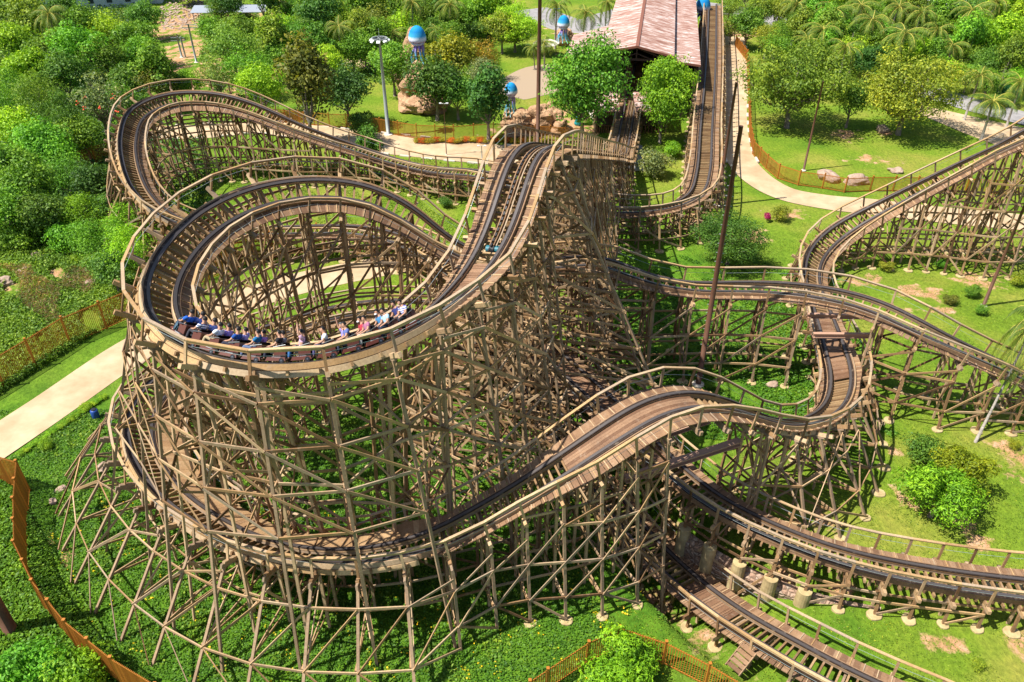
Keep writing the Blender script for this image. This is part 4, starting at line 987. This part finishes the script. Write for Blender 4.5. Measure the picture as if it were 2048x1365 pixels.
q = MB(); q.lathe([(.2, .87), (.2, .92), (.05, .93)], (0, 0, 0), 12); q.build("lid", BLACK, o)

# ------------------------------------------------------------------ trees, palms, shrubs
RG = np.random.default_rng(7)
def leaf_quads(C, Nrm, size, asp, rg):
    """one pointed leaf (rhombus) per centre"""
    n = len(C); Nrm = Nrm/np.linalg.norm(Nrm, axis=1)[:, None]
    a = rg.normal(size=(n, 3)); a -= Nrm*(a*Nrm).sum(1)[:, None]; a /= np.linalg.norm(a, axis=1)[:, None]; b = np.cross(Nrm, a)
    s = (size*rg.uniform(.6, 1.35, n))[:, None]
    tip = -Nrm*s*.15
    V_ = np.stack([C-a*s*.5+tip, C-b*s*asp*.5, C+a*s*.5+tip, C+b*s*asp*.5], 1).reshape(-1, 3)
    return V_, np.arange(n*4).reshape(-1, 4)
def crown_mesh(seed, rx, rz, n, lobes, leaf, asp=.6, lob=.42, flat=0., inner=.18, base=0.0):
    """crown centred on the origin; returns mesh and lobe centres"""
    rg = np.random.default_rng(seed); cs = []
    while len(cs) < lobes:
        d = rg.normal(size=3); d /= np.linalg.norm(d); d[2] = d[2]*.9+.12
        r = rg.uniform(.35, .78); c = d*np.array((rx, rx, rz))*r
        if all(np.linalg.norm((c-e)/np.array((rx, rx, rz))) > .26 for e in cs) or rg.random() < .06: cs.append(c)
    cs = np.array(cs); k = rg.integers(0, lobes, n)
    lr = rg.uniform(.75, 1.2, lobes)*lob
    d = rg.normal(size=(n, 3)); d /= np.linalg.norm(d, axis=1)[:, None]
    flip = (d[:, 2] < -.15) & (rg.random(n) < .6); d[flip, 2] *= -1
    rad = np.where(rg.random(n) < inner, rg.uniform(.2, .75, n), rg.uniform(.8, 1.12, n))
    # a ragged lobe surface
    wob = 1+.22*np.sin(d[:, 0]*5+k*1.3)*np.sin(d[:, 1]*6+k)+.12*np.sin(d[:, 2]*9+k*2)
    C = cs[k]+d*(rad*wob*lr[k])[:, None]*np.array((rx, rx, rz*(1-flat)))
    Nn = d+rg.normal(size=(n, 3))*.55+np.array((0, 0, .35))
    return C, Nn, cs, rg
def tree_meshes(seed, kind):
    """(crown mesh, trunk mesh, crown radius, crown half height, tree height); crown made for radius 3.5"""
    K = dict(broad=(3.6, 2.8, 4600, 18, .34, .6, .42, 0, .15), round=(3.3, 3.0, 4600, 16, .32, .6, .46, 0, .12), tall=(2.8, 3.9, 3600, 14, .40, .55, .42, 0, .15),
             sparse=(3.7, 2.9, 2300, 19, .30, .5, .34, 0, .25), airy=(3.7, 2.9, 4200, 18, .27, .5, .38, 0, .3), feather=(3.4, 3.3, 5200, 15, .26, .35, .42, 0, .2), bush=(3.3, 2.1, 3400, 12, .36, .55, .46, 0, .1), hero=(3.6, 3.4, 11000, 24, .23, .6, .36, 0, .2),
             heroair=(3.9, 2.7, 15000, 44, .17, .5, .25, 0, .3), mango=(3.2, 2.6, 7500, 13, .34, .32, .42, 0, .12))[kind]
    rx, rz, n, lo, lf, asp, lob, fl, inn = K
    C, Nn, cs, rg = crown_mesh(seed, rx, rz, n, lo, lf, asp, lob, fl, inn)
    V_, F_ = leaf_quads(C, Nn, np.full(len(C), lf), asp, rg)
    H_ = rz*.9+dict(bush=.5, heroair=.45, hero=1.2, mango=.7).get(kind, 1.9)       # crown centre above ground
    V_[:, 2] += H_
    cr = np_mesh("crown", V_, F_, LEAF)
    t_ = MB(); r0 = .2 if kind not in ('hero', 'heroair') else .15
    if kind in ('bush',): r0 = .1
    fork = np.array((rg.uniform(-.2, .2), rg.uniform(-.2, .2), H_*.42)); t_.tube([(0, 0, -.2), fork*.5+np.array((.05, .03, 0)), fork], [r0*1.35, r0, r0*.8], 9)
    for c in cs[:: 1 if kind in ('sparse', 'heroair', 'airy') else 2]:
        e = c+np.array((0, 0, H_)); m_ = fork*.45+e*.55+rg.normal(size=3)*.25; m_[2] = max(m_[2]-.2, fork[2])
        t_.tube([fork, m_, e], [r0*.55, r0*.3, r0*.1], 6, cap=False)
    return cr, t_.mesh("trunk", BARK, True), rx, rz, H_
PROTO = {}
for k_, (kind, ns) in enumerate([('broad', 3), ('round', 3), ('tall', 2), ('sparse', 2), ('airy', 2), ('feather', 2), ('bush', 3), ('hero', 2), ('heroair', 2), ('mango', 1)]):
    PROTO[kind] = [tree_meshes(100+k_*10+j, kind) for j in range(ns)]
G = dict(mid=(.068, .15, .018), dark=(.05, .118, .02), deep=(.032, .086, .02), bright=(.105, .225, .014), lime=(.15, .27, .018), olive=(.095, .118, .024), grey=(.10, .13, .06), yellow=(.13, .17, .018), gold=(.27, .2, .02), fresh=(.07, .185, .02), warm=(.1, .165, .022))
cnt = {}
def tree(label, px, py, rpx, kind='broad', col='mid', name=None, cat="tree", group=None, sz=1.0, zc=None):
    """px, py: centre of the crown in the photo; rpx: crown radius in photo pixels"""
    v = cnt.get(kind, 0); cnt[kind] = v+1; cr, tk, rx, rz, H_ = PROTO[kind][v % len(PROTO[kind])]
    z = 3.0
    for _ in range(6):
        p = P(px, py, z); s = 1.13*rpx*depth(p)/FPX/rx; z = H_*s*sz
    o = thing(name or ("shrub" if kind == 'bush' else "tree"), label, cat if kind != 'bush' or cat != "tree" else "shrub", (p.x, p.y, terr(p.x, p.y)), (v*2.399) % 6.28, group)
    o.scale = (s, s, s*sz); rg = random.Random(v*13+int(px)); c = G[col] if isinstance(col, str) else col
    jit = [rg.uniform(.85, 1.15)]*3; c = tuple(a*b*j*rg.uniform(.92, 1.08) for a, b, j in zip(c, (2.15, 1.85, 1.6), jit))
    link("crown", cr, o, c); link("trunk", tk, o)
    return o
def palm_meshes(seed, hgt):
    rg = np.random.default_rng(seed); VV, FF, n = [], [], 0; bend = rg.uniform(.3, 1.0); ang = rg.uniform(0, 6.28)
    top = np.array((math.cos(ang)*bend, math.sin(ang)*bend, hgt)); ra = MB()
    for k in range(16):
        az = k*2.399+rg.uniform(-.2, .2); el = 1.2-k/16*1.75+rg.uniform(-.1, .1); Lf = rg.uniform(4.2, 5.2)
        d = np.array((math.cos(az), math.sin(az), 0)); pts = []; p = top.copy(); e = el
        for q in range(13): pts.append(p.copy()); e -= .135+.02*q*.5; p = p+(d*math.cos(e)+np.array((0, 0, math.sin(e))))*Lf/12
        pts = np.array(pts); ra.tube(pts[:-1:2], list(np.linspace(.075, .025, 6)), 5, cap=False)
        side = np.cross(d, (0, 0, 1.))
        for q in np.linspace(.7, 11.9, 30):
            i = min(int(q), 11); c = pts[i]*(1-(q-i))+pts[i+1]*(q-i); tg = pts[i+1]-pts[i]; tg /= np.linalg.norm(tg)
            ll = (.95*math.sin(min(1, (q+1.5)/6)*math.pi/2)*(1-max(0, q-8)/7))*rg.uniform(.85, 1.1)
            for sg in (-1, 1):
                dr = side*sg*.8+tg*.45+np.array((0, 0, -.45+rg.uniform(-.15, .1))); dr /= np.linalg.norm(dr); wv = tg*.045
                VV += [c-wv, c+wv, c+dr*ll*.6+wv*.9, c+dr*ll*.55-wv*.9, c+dr*ll*.55-wv*.9, c+dr*ll*.6+wv*.9, c+dr*ll+np.array((0, 0, -.13*ll)), c+dr*ll+np.array((0, 0, -.16*ll))]
                FF += [(n, n+1, n+2, n+3), (n+4, n+5, n+6, n+7)]; n += 8
    fr = np_mesh("frond_crown", np.array(VV), np.array(FF), LEAF)
    rm = ra.mesh("leaf_stalks", mat("palm_stalk", (.38, .33, .06), .7))
    t_ = MB(); t_.tube([(0, 0, -.2), (top[0]*.2, top[1]*.2, hgt*.33), (top[0]*.55, top[1]*.55, hgt*.68), tuple(top)], [.24, .17, .15, .13], 9)
    co = MB()
    for k in range(7): a = k*.9; bmx = top+np.array((.24*math.cos(a), .24*math.sin(a), -.25)); co.lathe([(.02, -.16), (.11, -.08), (.12, .05), (.03, .15)], bmx, 8)
    return fr, rm, t_.mesh("trunk", PALMBARK, True), co.mesh("coconuts", mat("coconut", (.4, .25, .04), .6), True), hgt
PALMS = [palm_meshes(3, 8), palm_meshes(8, 9), palm_meshes(21, 7.5)]
pc_ = [0]
def palm(label, px, py, rpx, hgt=8.5, col=(.14, .21, .03), base_px=None):
    v = pc_[0]; pc_[0] += 1; fr, rm, tk, co, h0 = PALMS[v % 3]
    p = P(px, py, hgt); s = rpx*depth(p)/FPX/3.9
    o = thing("palm_tree", label, "palm tree", (p.x, p.y, 0), v*1.7, None); o.scale = (s, s, hgt/h0)
    if base_px:
        b = P(*base_px); o.location = b; d = Vector((p.x-b.x, p.y-b.y, hgt)); o.scale = (1, 1, hgt/h0)
    k = link("frond_crown", fr, o, col)
    for nm, me in (("leaf_stalks", rm), ("trunk", tk), ("coconuts", co)): link(nm, me, o)
    if base_px:      # lean the whole palm along its trunk
        o.rotation_mode = 'QUATERNION'; o.rotation_quaternion = Vector((0, 0, 1)).rotation_difference(d.normalized()); o.scale = (s, s, d.length/h0)
    return o

# named trees, largest in view
tree("big leafy bright green tree in front of the station's left side", 1170, 172, 84, 'hero', 'fresh', sz=1.1)
tree("slender light green tree between the station track and the return track", 1330, 195, 62, 'hero', 'bright', sz=1.15)
tree("wide spreading park tree with pale limbs behind the curved fence", 1592, 165, 112, 'heroair', 'warm')
tree("broad olive green park tree on the sunlit lawn at the right", 1822, 180, 112, 'heroair', (.125, .17, .022))
tree("rounded dark green tree in front of the tallest brown pole", 1462, 478, 78, 'heroair', 'dark', sz=.9)
tree("low pale green shrub with strappy leaves beside the return track", 1310, 330, 34, 'bush', 'grey')
tree("glossy mango tree with dark and lime leaves at the lower right", 1880, 985, 66, 'mango', (.09, .2, .012))
tree("yellow leaved mango crown beside the glossy lower right mango tree", 1925, 940, 52, 'mango', (.105, .155, .01))
tree("dark leaved bush behind the mango tree at the lower right", 1855, 905, 38, 'bush', 'dark')
tree("feathery bright bush rising at the bottom edge inside the fence", 1245, 1330, 72, 'mango', 'bright', name="shrub", cat="shrub", sz=.8)
tree("fine leaved green shrub along the bottom edge at the lower left", 60, 1335, 70, 'bush', 'fresh')
tree("spreading green shrub outside the slat fence at the lower left", 160, 1345, 60, 'bush', 'bright')
tree("small dark tree growing through the far return track", 742, 288, 26, 'tall', 'dark')
tree("tiny weedy bush under the far return track", 758, 350, 17, 'bush', 'dark')
# mid ground behind the back path
MID = [("bright round tree left of the olive tree by the path", 525, 172, 42, 'round', 'bright'), ("olive brown tree behind the far return track", 610, 180, 56, 'tall', 'olive'), ("dark blue green tree left of the lamp mast", 690, 185, 50, 'broad', 'deep'), ("dark shrub at the foot of the lamp mast", 722, 245, 30, 'bush', 'dark'),
 ("light green loose tree above the olive tree", 590, 80, 48, 'airy', 'fresh'), ("pale green open tree right of the bare earth", 462, 90, 52, 'airy', (.09, .16, .03)), ("green tree with thin crown above the far turn", 500, 140, 46, 'airy', 'fresh'), ("grey green tree right of the power poles", 435, 150, 40, 'sparse', (.08, .14, .03)), ("young tree between the pale tree and the olive tree", 560, 120, 36, 'broad', 'mid'),
 ("dark rounded tree above the light green loose tree", 640, 30, 42, 'round', 'deep'), ("yellow green tree above the dark blue green tree", 660, 125, 30, 'round', 'lime'), ("bright round tree right of the lamp mast", 785, 130, 40, 'round', 'fresh'), ("dark tree over the layered sandstone outcrop", 870, 165, 55, 'broad', (.045, .1, .018)), ("yellow green tree above the sandstone outcrop", 905, 115, 46, 'broad', 'yellow'), ("orange tinged tree beside the yellow green tree", 965, 112, 36, 'airy', (.15, .13, .02)),
 ("tall dark glossy tree left of the middle jellyfish", 975, 195, 44, 'tall', 'deep'), ("grey twiggy tree above the dark glossy tree", 968, 150, 40, 'sparse', 'grey'), ("dense dark tree between the outcrop and the glossy tree", 915, 185, 40, 'broad', 'dark'), ("big light green tree left of the dark brown pole", 1030, 55, 60, 'heroair', 'lime'), ("tall lime tree at the top edge left of the dark brown pole", 985, 12, 42, 'broad', 'bright'),
 ("grey green wooded mass at the top left of the lamp mast", 745, 55, 42, 'airy', (.09, .14, .03)), ("dull green tree above the lamp mast head", 760, 15, 40, 'broad', 'warm'), ("small round tree below the second top palm", 895, 75, 30, 'round', 'mid'), ("dark tree at the top edge between two palms", 860, 15, 36, 'broad', 'dark'), ("dark tree at the top edge right of the two palms", 945, 25, 34, 'broad', 'mid'), ("green tree behind the largest jellyfish", 870, 65, 26, 'round', 'dark'), ("leafy tree beside the metal sheet", 420, 62, 28, 'broad', 'fresh'), ("deep green tree behind the flags", 460, 8, 30, 'round', 'deep'),
 ("light yellow green small tree by the upper end of the right path", 1535, 75, 30, 'airy', (.16, .2, .025)), ("grey green tree at the top edge right of the return track", 1520, 25, 32, 'sparse', (.08, .13, .04)), ("dark tree between the palms and the spreading park tree", 1740, 120, 34, 'broad', 'deep'), ("bright tree behind the olive green park tree", 1825, 105, 36, 'broad', 'lime'), ("dark shady tree between the two large park trees", 1705, 200, 36, 'round', 'dark'),
 ("bright domed tree at the upper right", 1955, 80, 42, 'broad', 'bright'), ("round yellow green tree left of the upper right edge", 2015, 70, 40, 'round', 'lime'), ("grey limbed tree at the upper right edge", 2025, 115, 42, 'sparse', 'warm'), ("dark tree at the top right corner", 2030, 20, 36, 'broad', 'deep'), ("deep green tree at the top edge among right palms", 1960, 18, 34, 'broad', 'dark'), ("small green tree among the right palms", 1670, 75, 30, 'broad', 'mid'), ("mid green tree below the top right palms", 1760, 75, 32, 'broad', 'fresh'), ("leafy tree behind the spreading park tree", 1625, 65, 34, 'broad', 'warm'), ("teal green hedge tree beside the road at the right edge", 2015, 190, 26, 'bush', (.02, .1, .05)), ("dark bush by the road at the right edge", 1975, 130, 28, 'round', 'dark')]
for lab, *a in MID: tree(lab, *a)
FILL = []; rf = random.Random(31)
for (x0, y0, x1, y1, st_, where) in [(395, -12, 1000, 62, 46, "top edge left of the station"), (560, 62, 760, 112, 44, "gap left of the lamp mast"), (1460, -12, 2060, 60, 44, "top edge right of the station"), (1560, 60, 2060, 118, 46, "band behind the two park trees"), (1880, 118, 2070, 215, 48, "roadside at the right edge")]:
    pts_ = []
    for yy in np.arange(y0, y1, st_*.75):
        for xx in np.arange(x0, x1, st_):
            px_, py_ = xx+rf.uniform(-16, 16), yy+rf.uniform(-10, 10)
            if 1120 < px_ < 1440 or (430 < px_ < 545 and 20 < py_ < 50) or (px_ < 425 and py_ > 10) or (1800 < px_ < 2060 and 165 < py_): continue
            pts_.append((px_, py_))
    pts_.sort()
    for n_, (px_, py_) in enumerate(pts_):
        kd = rf.choice(['broad', 'round', 'airy', 'bush', 'broad', 'tall']); cl = rf.choice(['mid', 'fresh', 'bright', 'dark', 'warm', 'lime', 'mid'])
        tree(f"{dict(mid='mid green', fresh='fresh green', bright='bright green', dark='dark green', warm='dull green', lime='lime green')[cl]} {'bush' if kd == 'bush' else 'tree'}, {n_+1}{'st' if n_ % 10 == 0 and n_ != 10 else 'nd' if n_ % 10 == 1 and n_ != 11 else 'rd' if n_ % 10 == 2 and n_ != 12 else 'th'} from left, {where}", px_, py_, rf.uniform(24, 36), kd, cl, group="background trees")
# thicket at the left: ordered rows, each tree its own thing
LEFT = [(20,15,40,'broad','mid'),(60,40,42,'broad','warm'),(125,25,34,'broad','dark'),(165,55,38,'round','mid'),(30,80,46,'broad','bright'),(95,100,46,'broad','mid'),(215,60,40,'airy','lime'),(270,75,40,'broad','mid'),(290,35,30,'broad','dark'),(160,105,44,'round','fresh'),(215,120,42,'airy','mid'),(270,110,38,'broad','fresh'),(55,145,48,'broad','bright'),(125,150,42,'broad','dark'),(305,140,36,'tall','mid'),
 (250,165,36,'broad','dark'),(320,165,40,'airy',(.09,.11,.025)),(358,175,26,'broad','mid'),(15,195,48,'feather','mid'),(70,205,50,'feather','mid'),(195,200,56,'sparse','grey'),(240,205,32,'broad','fresh'),(380,165,26,'broad','bright'),(120,235,46,'feather','dark'),(30,260,44,'broad','lime'),(80,290,48,'broad','fresh'),(165,270,40,'broad','mid'),(20,330,46,'broad','mid'),(110,310,40,'broad','fresh'),(60,375,50,'round','mid'),(130,350,42,'airy','fresh'),(185,370,44,'broad','deep'),(20,420,46,'round','fresh'),(95,425,46,'broad','dark'),(160,425,40,'airy','bright'),(215,415,34,'broad','dark'),
 (255,450,44,'feather','bright'),(310,455,36,'feather','bright'),(195,480,42,'feather','fresh'),(265,505,46,'feather','bright'),(225,540,40,'broad','dark'),(285,420,26,'broad','fresh'),(130,470,38,'bush','fresh'),(60,470,36,'bush','mid'),(15,475,32,'bush','mid')]
ordn = lambda n: {1: "first", 2: "second", 3: "third"}.get(n, f"{n}th")
ROWS = [(0, 95, "back thicket row"), (95, 190, "second thicket row"), (190, 330, "thicket row beside the far turn"), (330, 435, "shady row below the far turn"), (435, 600, "front bush row beside the helix")]
for y0, y1, where in ROWS:
    row = sorted([a for a in LEFT if y0 <= a[1] < y1])
    for n_, (x, y, r, kind, col) in enumerate(row):
        cw_ = col if isinstance(col, str) else 'olive'
        wd_ = dict(mid="mid green", warm="dull green", dark="dark green", deep="deep green", bright="bright green", fresh="fresh green", grey="sparse", olive="olive").get(cw_, "green")
        extra = " with red blossoms" if kind == 'sparse' else ""
        tree(f"{wd_} {'bush' if kind in ('bush',) else 'tree'}{extra}, {ordn(n_+1)} from left in the {where}", x, y, r*1.06, kind, col, group="trees of the thicket at the left")
bl = MB(); rg = random.Random(3)     # blossoms of the sparse tree
for k in range(9):
    p = P(rg.uniform(150, 250), rg.uniform(165, 225), 6.2)
    for q in range(3): bl.obox((p.x+rg.uniform(-.3, .3), p.y+rg.uniform(-.3, .3), 6.2+rg.uniform(-.2, .3)), (.09, 0, 0), (0, .09, .04), (0, 0, .04))
spt = [o for o in bpy.data.objects if o.get("label", "").find("red blossoms") > 0][0]
bo = bl.build("blossom", mat("red_blossom", (.6, .07, .02), .6), spt); bo.matrix_parent_inverse = (Matrix.Translation(spt.location) @ spt.rotation_euler.to_matrix().to_4x4() @ Matrix.Diagonal((*spt.scale, 1))).inverted()
for k, (x, y, r, h_, lab) in enumerate([(95, 30, 45, 9, "tall palm standing above the top left thicket"), (676, 55, 40, 8, "coconut palm with a clear trunk left of the lamp mast"), (820, 8, 36, 9, "slim palm at the top edge above the largest jellyfish"), (897, 10, 40, 8, "drooping palm at the top edge right of the largest jellyfish"), (778, 68, 38, 5, "low palm right of the lamp mast head"), (868, 60, 30, 5, "short palm among trees behind the outcrop"),
  (1112, 12, 34, 8, "palm at the top edge right of the dark brown pole"), (1167, 25, 40, 8, "arching palm beside the grey road"), (1213, 5, 26, 8, "palm at the top edge left of the station roof"), (1090, 85, 36, 5, "shaded palm beside the dark brown pole"), (560, 3, 34, 6, "yellowish palm at the top edge above the dirt track"), (1070, 95, 24, 4, "short palm next to the white parasol"),
  (1598, 10, 42, 8, "palm at the top edge left of the right palm grove"), (1677, 20, 46, 8, "second palm of the grove from the left at the top"), (1757, 42, 52, 8, "palm with golden stalks in the middle of the grove"), (1650, 60, 48, 7, "palm behind the crown of the spreading park tree"), (1618, 80, 36, 6, "low palm touching the spreading park tree"), (1692, 98, 46, 7, "star shaped palm between the two park trees"), (1808, 68, 60, 8, "largest palm of the grove with orange stalks"), (1720, 12, 40, 8, "palm at the top edge in the grove's centre"), (1790, 15, 42, 8, "palm at the top edge right of the grove's centre"), (1840, 25, 40, 8, "leaning palm at the top of the grove's right"),
  (1938, 20, 48, 9, "tall palm with hanging fronds near the top right house"), (1985, 2, 40, 9, "slim trunked palm at the top edge near the right corner"), (1905, 90, 40, 6, "low palm over the bright tree at the right"), (1958, 150, 46, 7, "upright palm behind the roadside at the right"), (1990, 200, 56, 6, "drooping palm over the pale plaza at the right"), (2045, 165, 44, 7, "palm cut by the right frame edge beside the road"), (1880, 60, 34, 8, "slender palm beside the grey roofed house")]):
    palm(lab, x, y, r, h_)
palm("leaning grey trunked palm at the right edge in front of the track", 2066, 660, 58, 8.6, (.14, .2, .035), (1950, 886))
# small garden plants and hedge
for k, (x, y, r, col, lab) in enumerate([(916, 378, 17, 'grey', "strappy silver green shrub near the lift track"), (893, 402, 15, 'dark', "small dark plant left of the silver shrub"), (1772, 532, 14, 'yellow', "round yellow green shrub on the inner lawn"), (1882, 528, 11, 'fresh', "upright small shrub on the inner lawn"), (1900, 598, 15, 'olive', "brownish shrub on the inner lawn"), (1945, 585, 16, 'mid', "dark low shrub beside the leaning pole"), (2035, 560, 16, 'yellow', "yellow green bush at the right edge of the inner lawn"),
   (1960, 620, 14, 'mid', "low shrub at the foot of the leaning pole"), (1345, 300, 20, 'bright', "bright shrub under the slender light green tree"), (1110, 310, 0, 'mid', ""), (1560, 430, 18, 'yellow', "sprawling shrub beside the pink flowers"), (660, 335, 16, 'mid', "green shrub on the slope behind the helix"), (700, 345, 14, 'grey', "grey green shrub on the slope behind the helix"), (90, 890, 13, 'lime', "yellow green bush beside the lower path edge"), (170, 815, 12, 'lime', "yellow green bush at the path beside the trestle"), (1425, 770, 13, 'mid', "spiky plant at the foot of the tallest pole"), (2030, 890, 12, 'yellow', "yellow leaved shrub on the bare earth circle"), (1960, 1330, 15, 'yellow', "low weedy shrub at the lower right")]):
    if r: tree(lab, x, y, r, 'bush', col)
for k in range(28):
    x = 835+k*9.6; tree(f"clipped {'red tipped' if k % 3 == 1 else 'golden'} hedge shrub, {ordn(k+1)} from the left along the back path", x, 280+1.5*math.sin(k), 9, 'bush', ((.3, .1, .02) if k % 3 == 1 else (.2, .2, .02)), group="hedge shrubs along the back path", sz=.8)
for k in range(16):
    x = 20+k*11; tree(f"low verge bush, {ordn(k+1)} from the left along the lower path edge", 40+k*11.2, 905-k*7.4, 8, 'bush', 'lime' if k % 2 else 'bright', group="verge bushes along the lower path", sz=.7)
fl = thing("flowering_shrub", "small magenta bougainvillea on the grass near the dark tree", "shrub", P(1533, 446)); 
C, Nn, cs, rg = crown_mesh(5, .5, .7, 500, 5, .15); V_, F_ = leaf_quads(C, Nn, np.full(500, .16), .6, rg); V_[:, 2] += .8
link("blossom", np_mesh("blossom", V_, F_, LEAF), fl, (.5, .03, .2)); q = MB(); q.tube([(0, 0, 0), (0, 0, .8)], .03, 6); q.build("stem", BARK, fl)
for k, (x, y) in enumerate([(1282, 700), (1338, 690)]):
    b = thing("banana_plant", ["banana plant standing in the shade left of the tallest pole", "taller banana plant with pale leaves nearer the tallest pole"][k], "plant", P(x, y+25)); q = MB(); q.tube([(0, 0, 0), (0, 0, 1.6)], [.12, .08], 8); q.build("stem", mat("banana_stem", (.2, .25, .06), .6), b); VV = []; FF = []
    for j in range(7):
        a = j*.9; pts = [np.array((math.cos(a)*s_*1.1, math.sin(a)*s_*1.1, 1.5+1.3*s_-1.1*s_*s_)) for s_ in np.linspace(0, 1, 6)]; sd_ = np.array((-math.sin(a), math.cos(a), 0)); n = len(VV)
        for s_, p in zip(np.linspace(0, 1, 6), pts): w_ = .28*math.sin(math.pi*min(.97, s_*.9+.08)); VV += [p-sd_*w_-(0, 0, .06), p+sd_*w_-(0, 0, .06)]
        FF += [(n+2*i, n+2*i+1, n+2*i+3, n+2*i+2) for i in range(5)]
    link("leaf", np_mesh("leaf", np.array(VV), np.array(FF), LEAF), b, (.13, .3, .03))

# ------------------------------------------------------------------ ground cover, undergrowth, dry grass (uncountable)
pathQ = np.concatenate([np.c_[Q, wd] for Q, Nn, wd in PATHS])
def free(x, y, m=.25):
    ok = np.ones(len(x), bool)
    for q in pathQ: ok &= (x-q[0])**2+(y-q[1])**2 > (q[2]/2+m)**2
    return ok
def cover(name, n, pxbox, size, col, label, zmax=.12, asp=.7, up=1.2, extra=None):
    """leaves scattered over the ground area seen inside a photo rectangle"""
    a, b, c, d = [P(*q) for q in ((pxbox[0], pxbox[1]), (pxbox[2], pxbox[1]), (pxbox[0], pxbox[3]), (pxbox[2], pxbox[3]))]
    xs = RG.uniform(min(a.x, c.x), max(b.x, d.x), n*2); ys = RG.uniform(min(c.y, d.y), max(a.y, b.y), n*2)
    dd = cT*ys+sT*H; u = 1024+FPX*xs/dd; vv = 682.5+FPX*(cT*H-sT*ys)/dd
    ok = (u > pxbox[0]) & (u < pxbox[2]) & (vv > pxbox[1]) & (vv < pxbox[3]); ok[ok] &= free(xs[ok], ys[ok])
    if extra is not None: ok[ok] &= extra(xs[ok], ys[ok], u[ok], vv[ok])
    xs, ys = xs[ok][:n], ys[ok][:n]; m = len(xs); z = terr_np(xs, ys)
    C = np.c_[xs, ys, z+RG.uniform(.02, 1, m)*zmax]; Nn = np.c_[RG.normal(size=(m, 2))*.6, np.full(m, up)]
    V_, F_ = leaf_quads(C, Nn, np.full(m, size), asp, RG)
    o = link(name, np_mesh(name, V_, F_, LEAF), None, col); return tag(o, label, kind='stuff')
pat = lambda x, y, s=1.0, k=0.0: np.sin(x*.9*s+k)*np.sin(y*.8*s+1.3*k)+.6*np.sin(x*2.1*s+y*1.7*s)
cover("ground_cover", 170000, (-40, 820, 1330, 1400), .135, (.085, .2, .018), "dense low leafy ground cover under the helix", .16, .75, 1.0, lambda x, y, u, v: (v > 1500-.9*np.abs(u-500)-700+60*pat(x, y)) & (u < 1190+80*pat(x, y, .8)+.25*(v-1000)))
cover("ground_cover", 45000, (-40, 820, 1330, 1400), .2, (.15, .26, .03), "patches of paler broad leaves in the ground cover", .2, .7, .9, lambda x, y, u, v: (v > 1500-.9*np.abs(u-500)-700) & (pat(x, y, .7, 2.2)+.5*pat(x, y, 2.1, 1) > .35) & (u < 1230+70*pat(x, y)))
cover("flowers", 2500, (100, 1000, 1330, 1400), .14, (.75, .55, .02), "tiny yellow flowers dotted in the ground cover", .25, .9, 2, lambda x, y, u, v: pat(x, y, 1.3, .7) > .5)
cover("ground_cover", 60000, (-60, 930, 340, 1400), .24, (.115, .24, .02), "brighter trailing leaves outside the lower left fence", .4, .6, .9, lambda x, y, u, v: v > 940+u*1.55)
cover("grass", 90000, (1180, 430, 2080, 1400), .13, (.19, .27, .03), "short grass tufts on the right lawns", .07, .35, .8, lambda x, y, u, v: (pat(x, y, .5) > -.5) & (v > 470+40*pat(x, y, .8, 1)))
cover("ground_cover", 45000, (1150, 500, 1800, 880), .22, (.075, .19, .014), "leafy ground cover below the middle track", .18, .75, 1.0, lambda x, y, u, v: (pat(x, y, .6, 1) > -.6) & (u < 1640+70*pat(x, y, .7)+.25*(v-500)) & (v > 560+45*pat(x, y, .9, 2)))
cover("grass", 35000, (320, 320, 960, 520), .22, (.18, .28, .03), "weedy grass behind the helix", .16, .4, .8, lambda x, y, u, v: pat(x, y, .5, 2) > -.2)
cover("undergrowth", 95000, (-60, 440, 330, 800), .3, (.15, .26, .03), "tangled green scrub left of the helix", .7, .5, .8, lambda x, y, u, v: (v < 790-u*.62) & (pat(x, y, .45, 3) > -1.0))
cover("dry_grass", 22000, (-40, 540, 250, 690), .5, (.3, .21, .12), "dry tan grass among the scrub left of the helix", .9, .1, .25, lambda x, y, u, v: (v < 700-u*.4) & (pat(x, y, .5, 4) > .2))
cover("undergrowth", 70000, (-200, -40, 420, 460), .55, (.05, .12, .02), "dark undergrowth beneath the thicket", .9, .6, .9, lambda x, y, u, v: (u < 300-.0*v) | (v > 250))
cover("undergrowth", 45000, (400, -40, 1000, 240), .55, (.13, .23, .03), "mixed weeds between the trees beyond the back path", .5, .5, .9, lambda x, y, u, v: (v < 215) & (pat(x, y, .2, 5) > -.4) & ~((u > 720) & (v > 170)))
cover("undergrowth", 50000, (1500, -40, 2100, 200), .6, (.09, .19, .025), "shady undergrowth in the palm grove", .9, .5, .9, lambda x, y, u, v: (v < 170-.1*(u-1500)) & (u > 1600-.5*v))
print("ok")
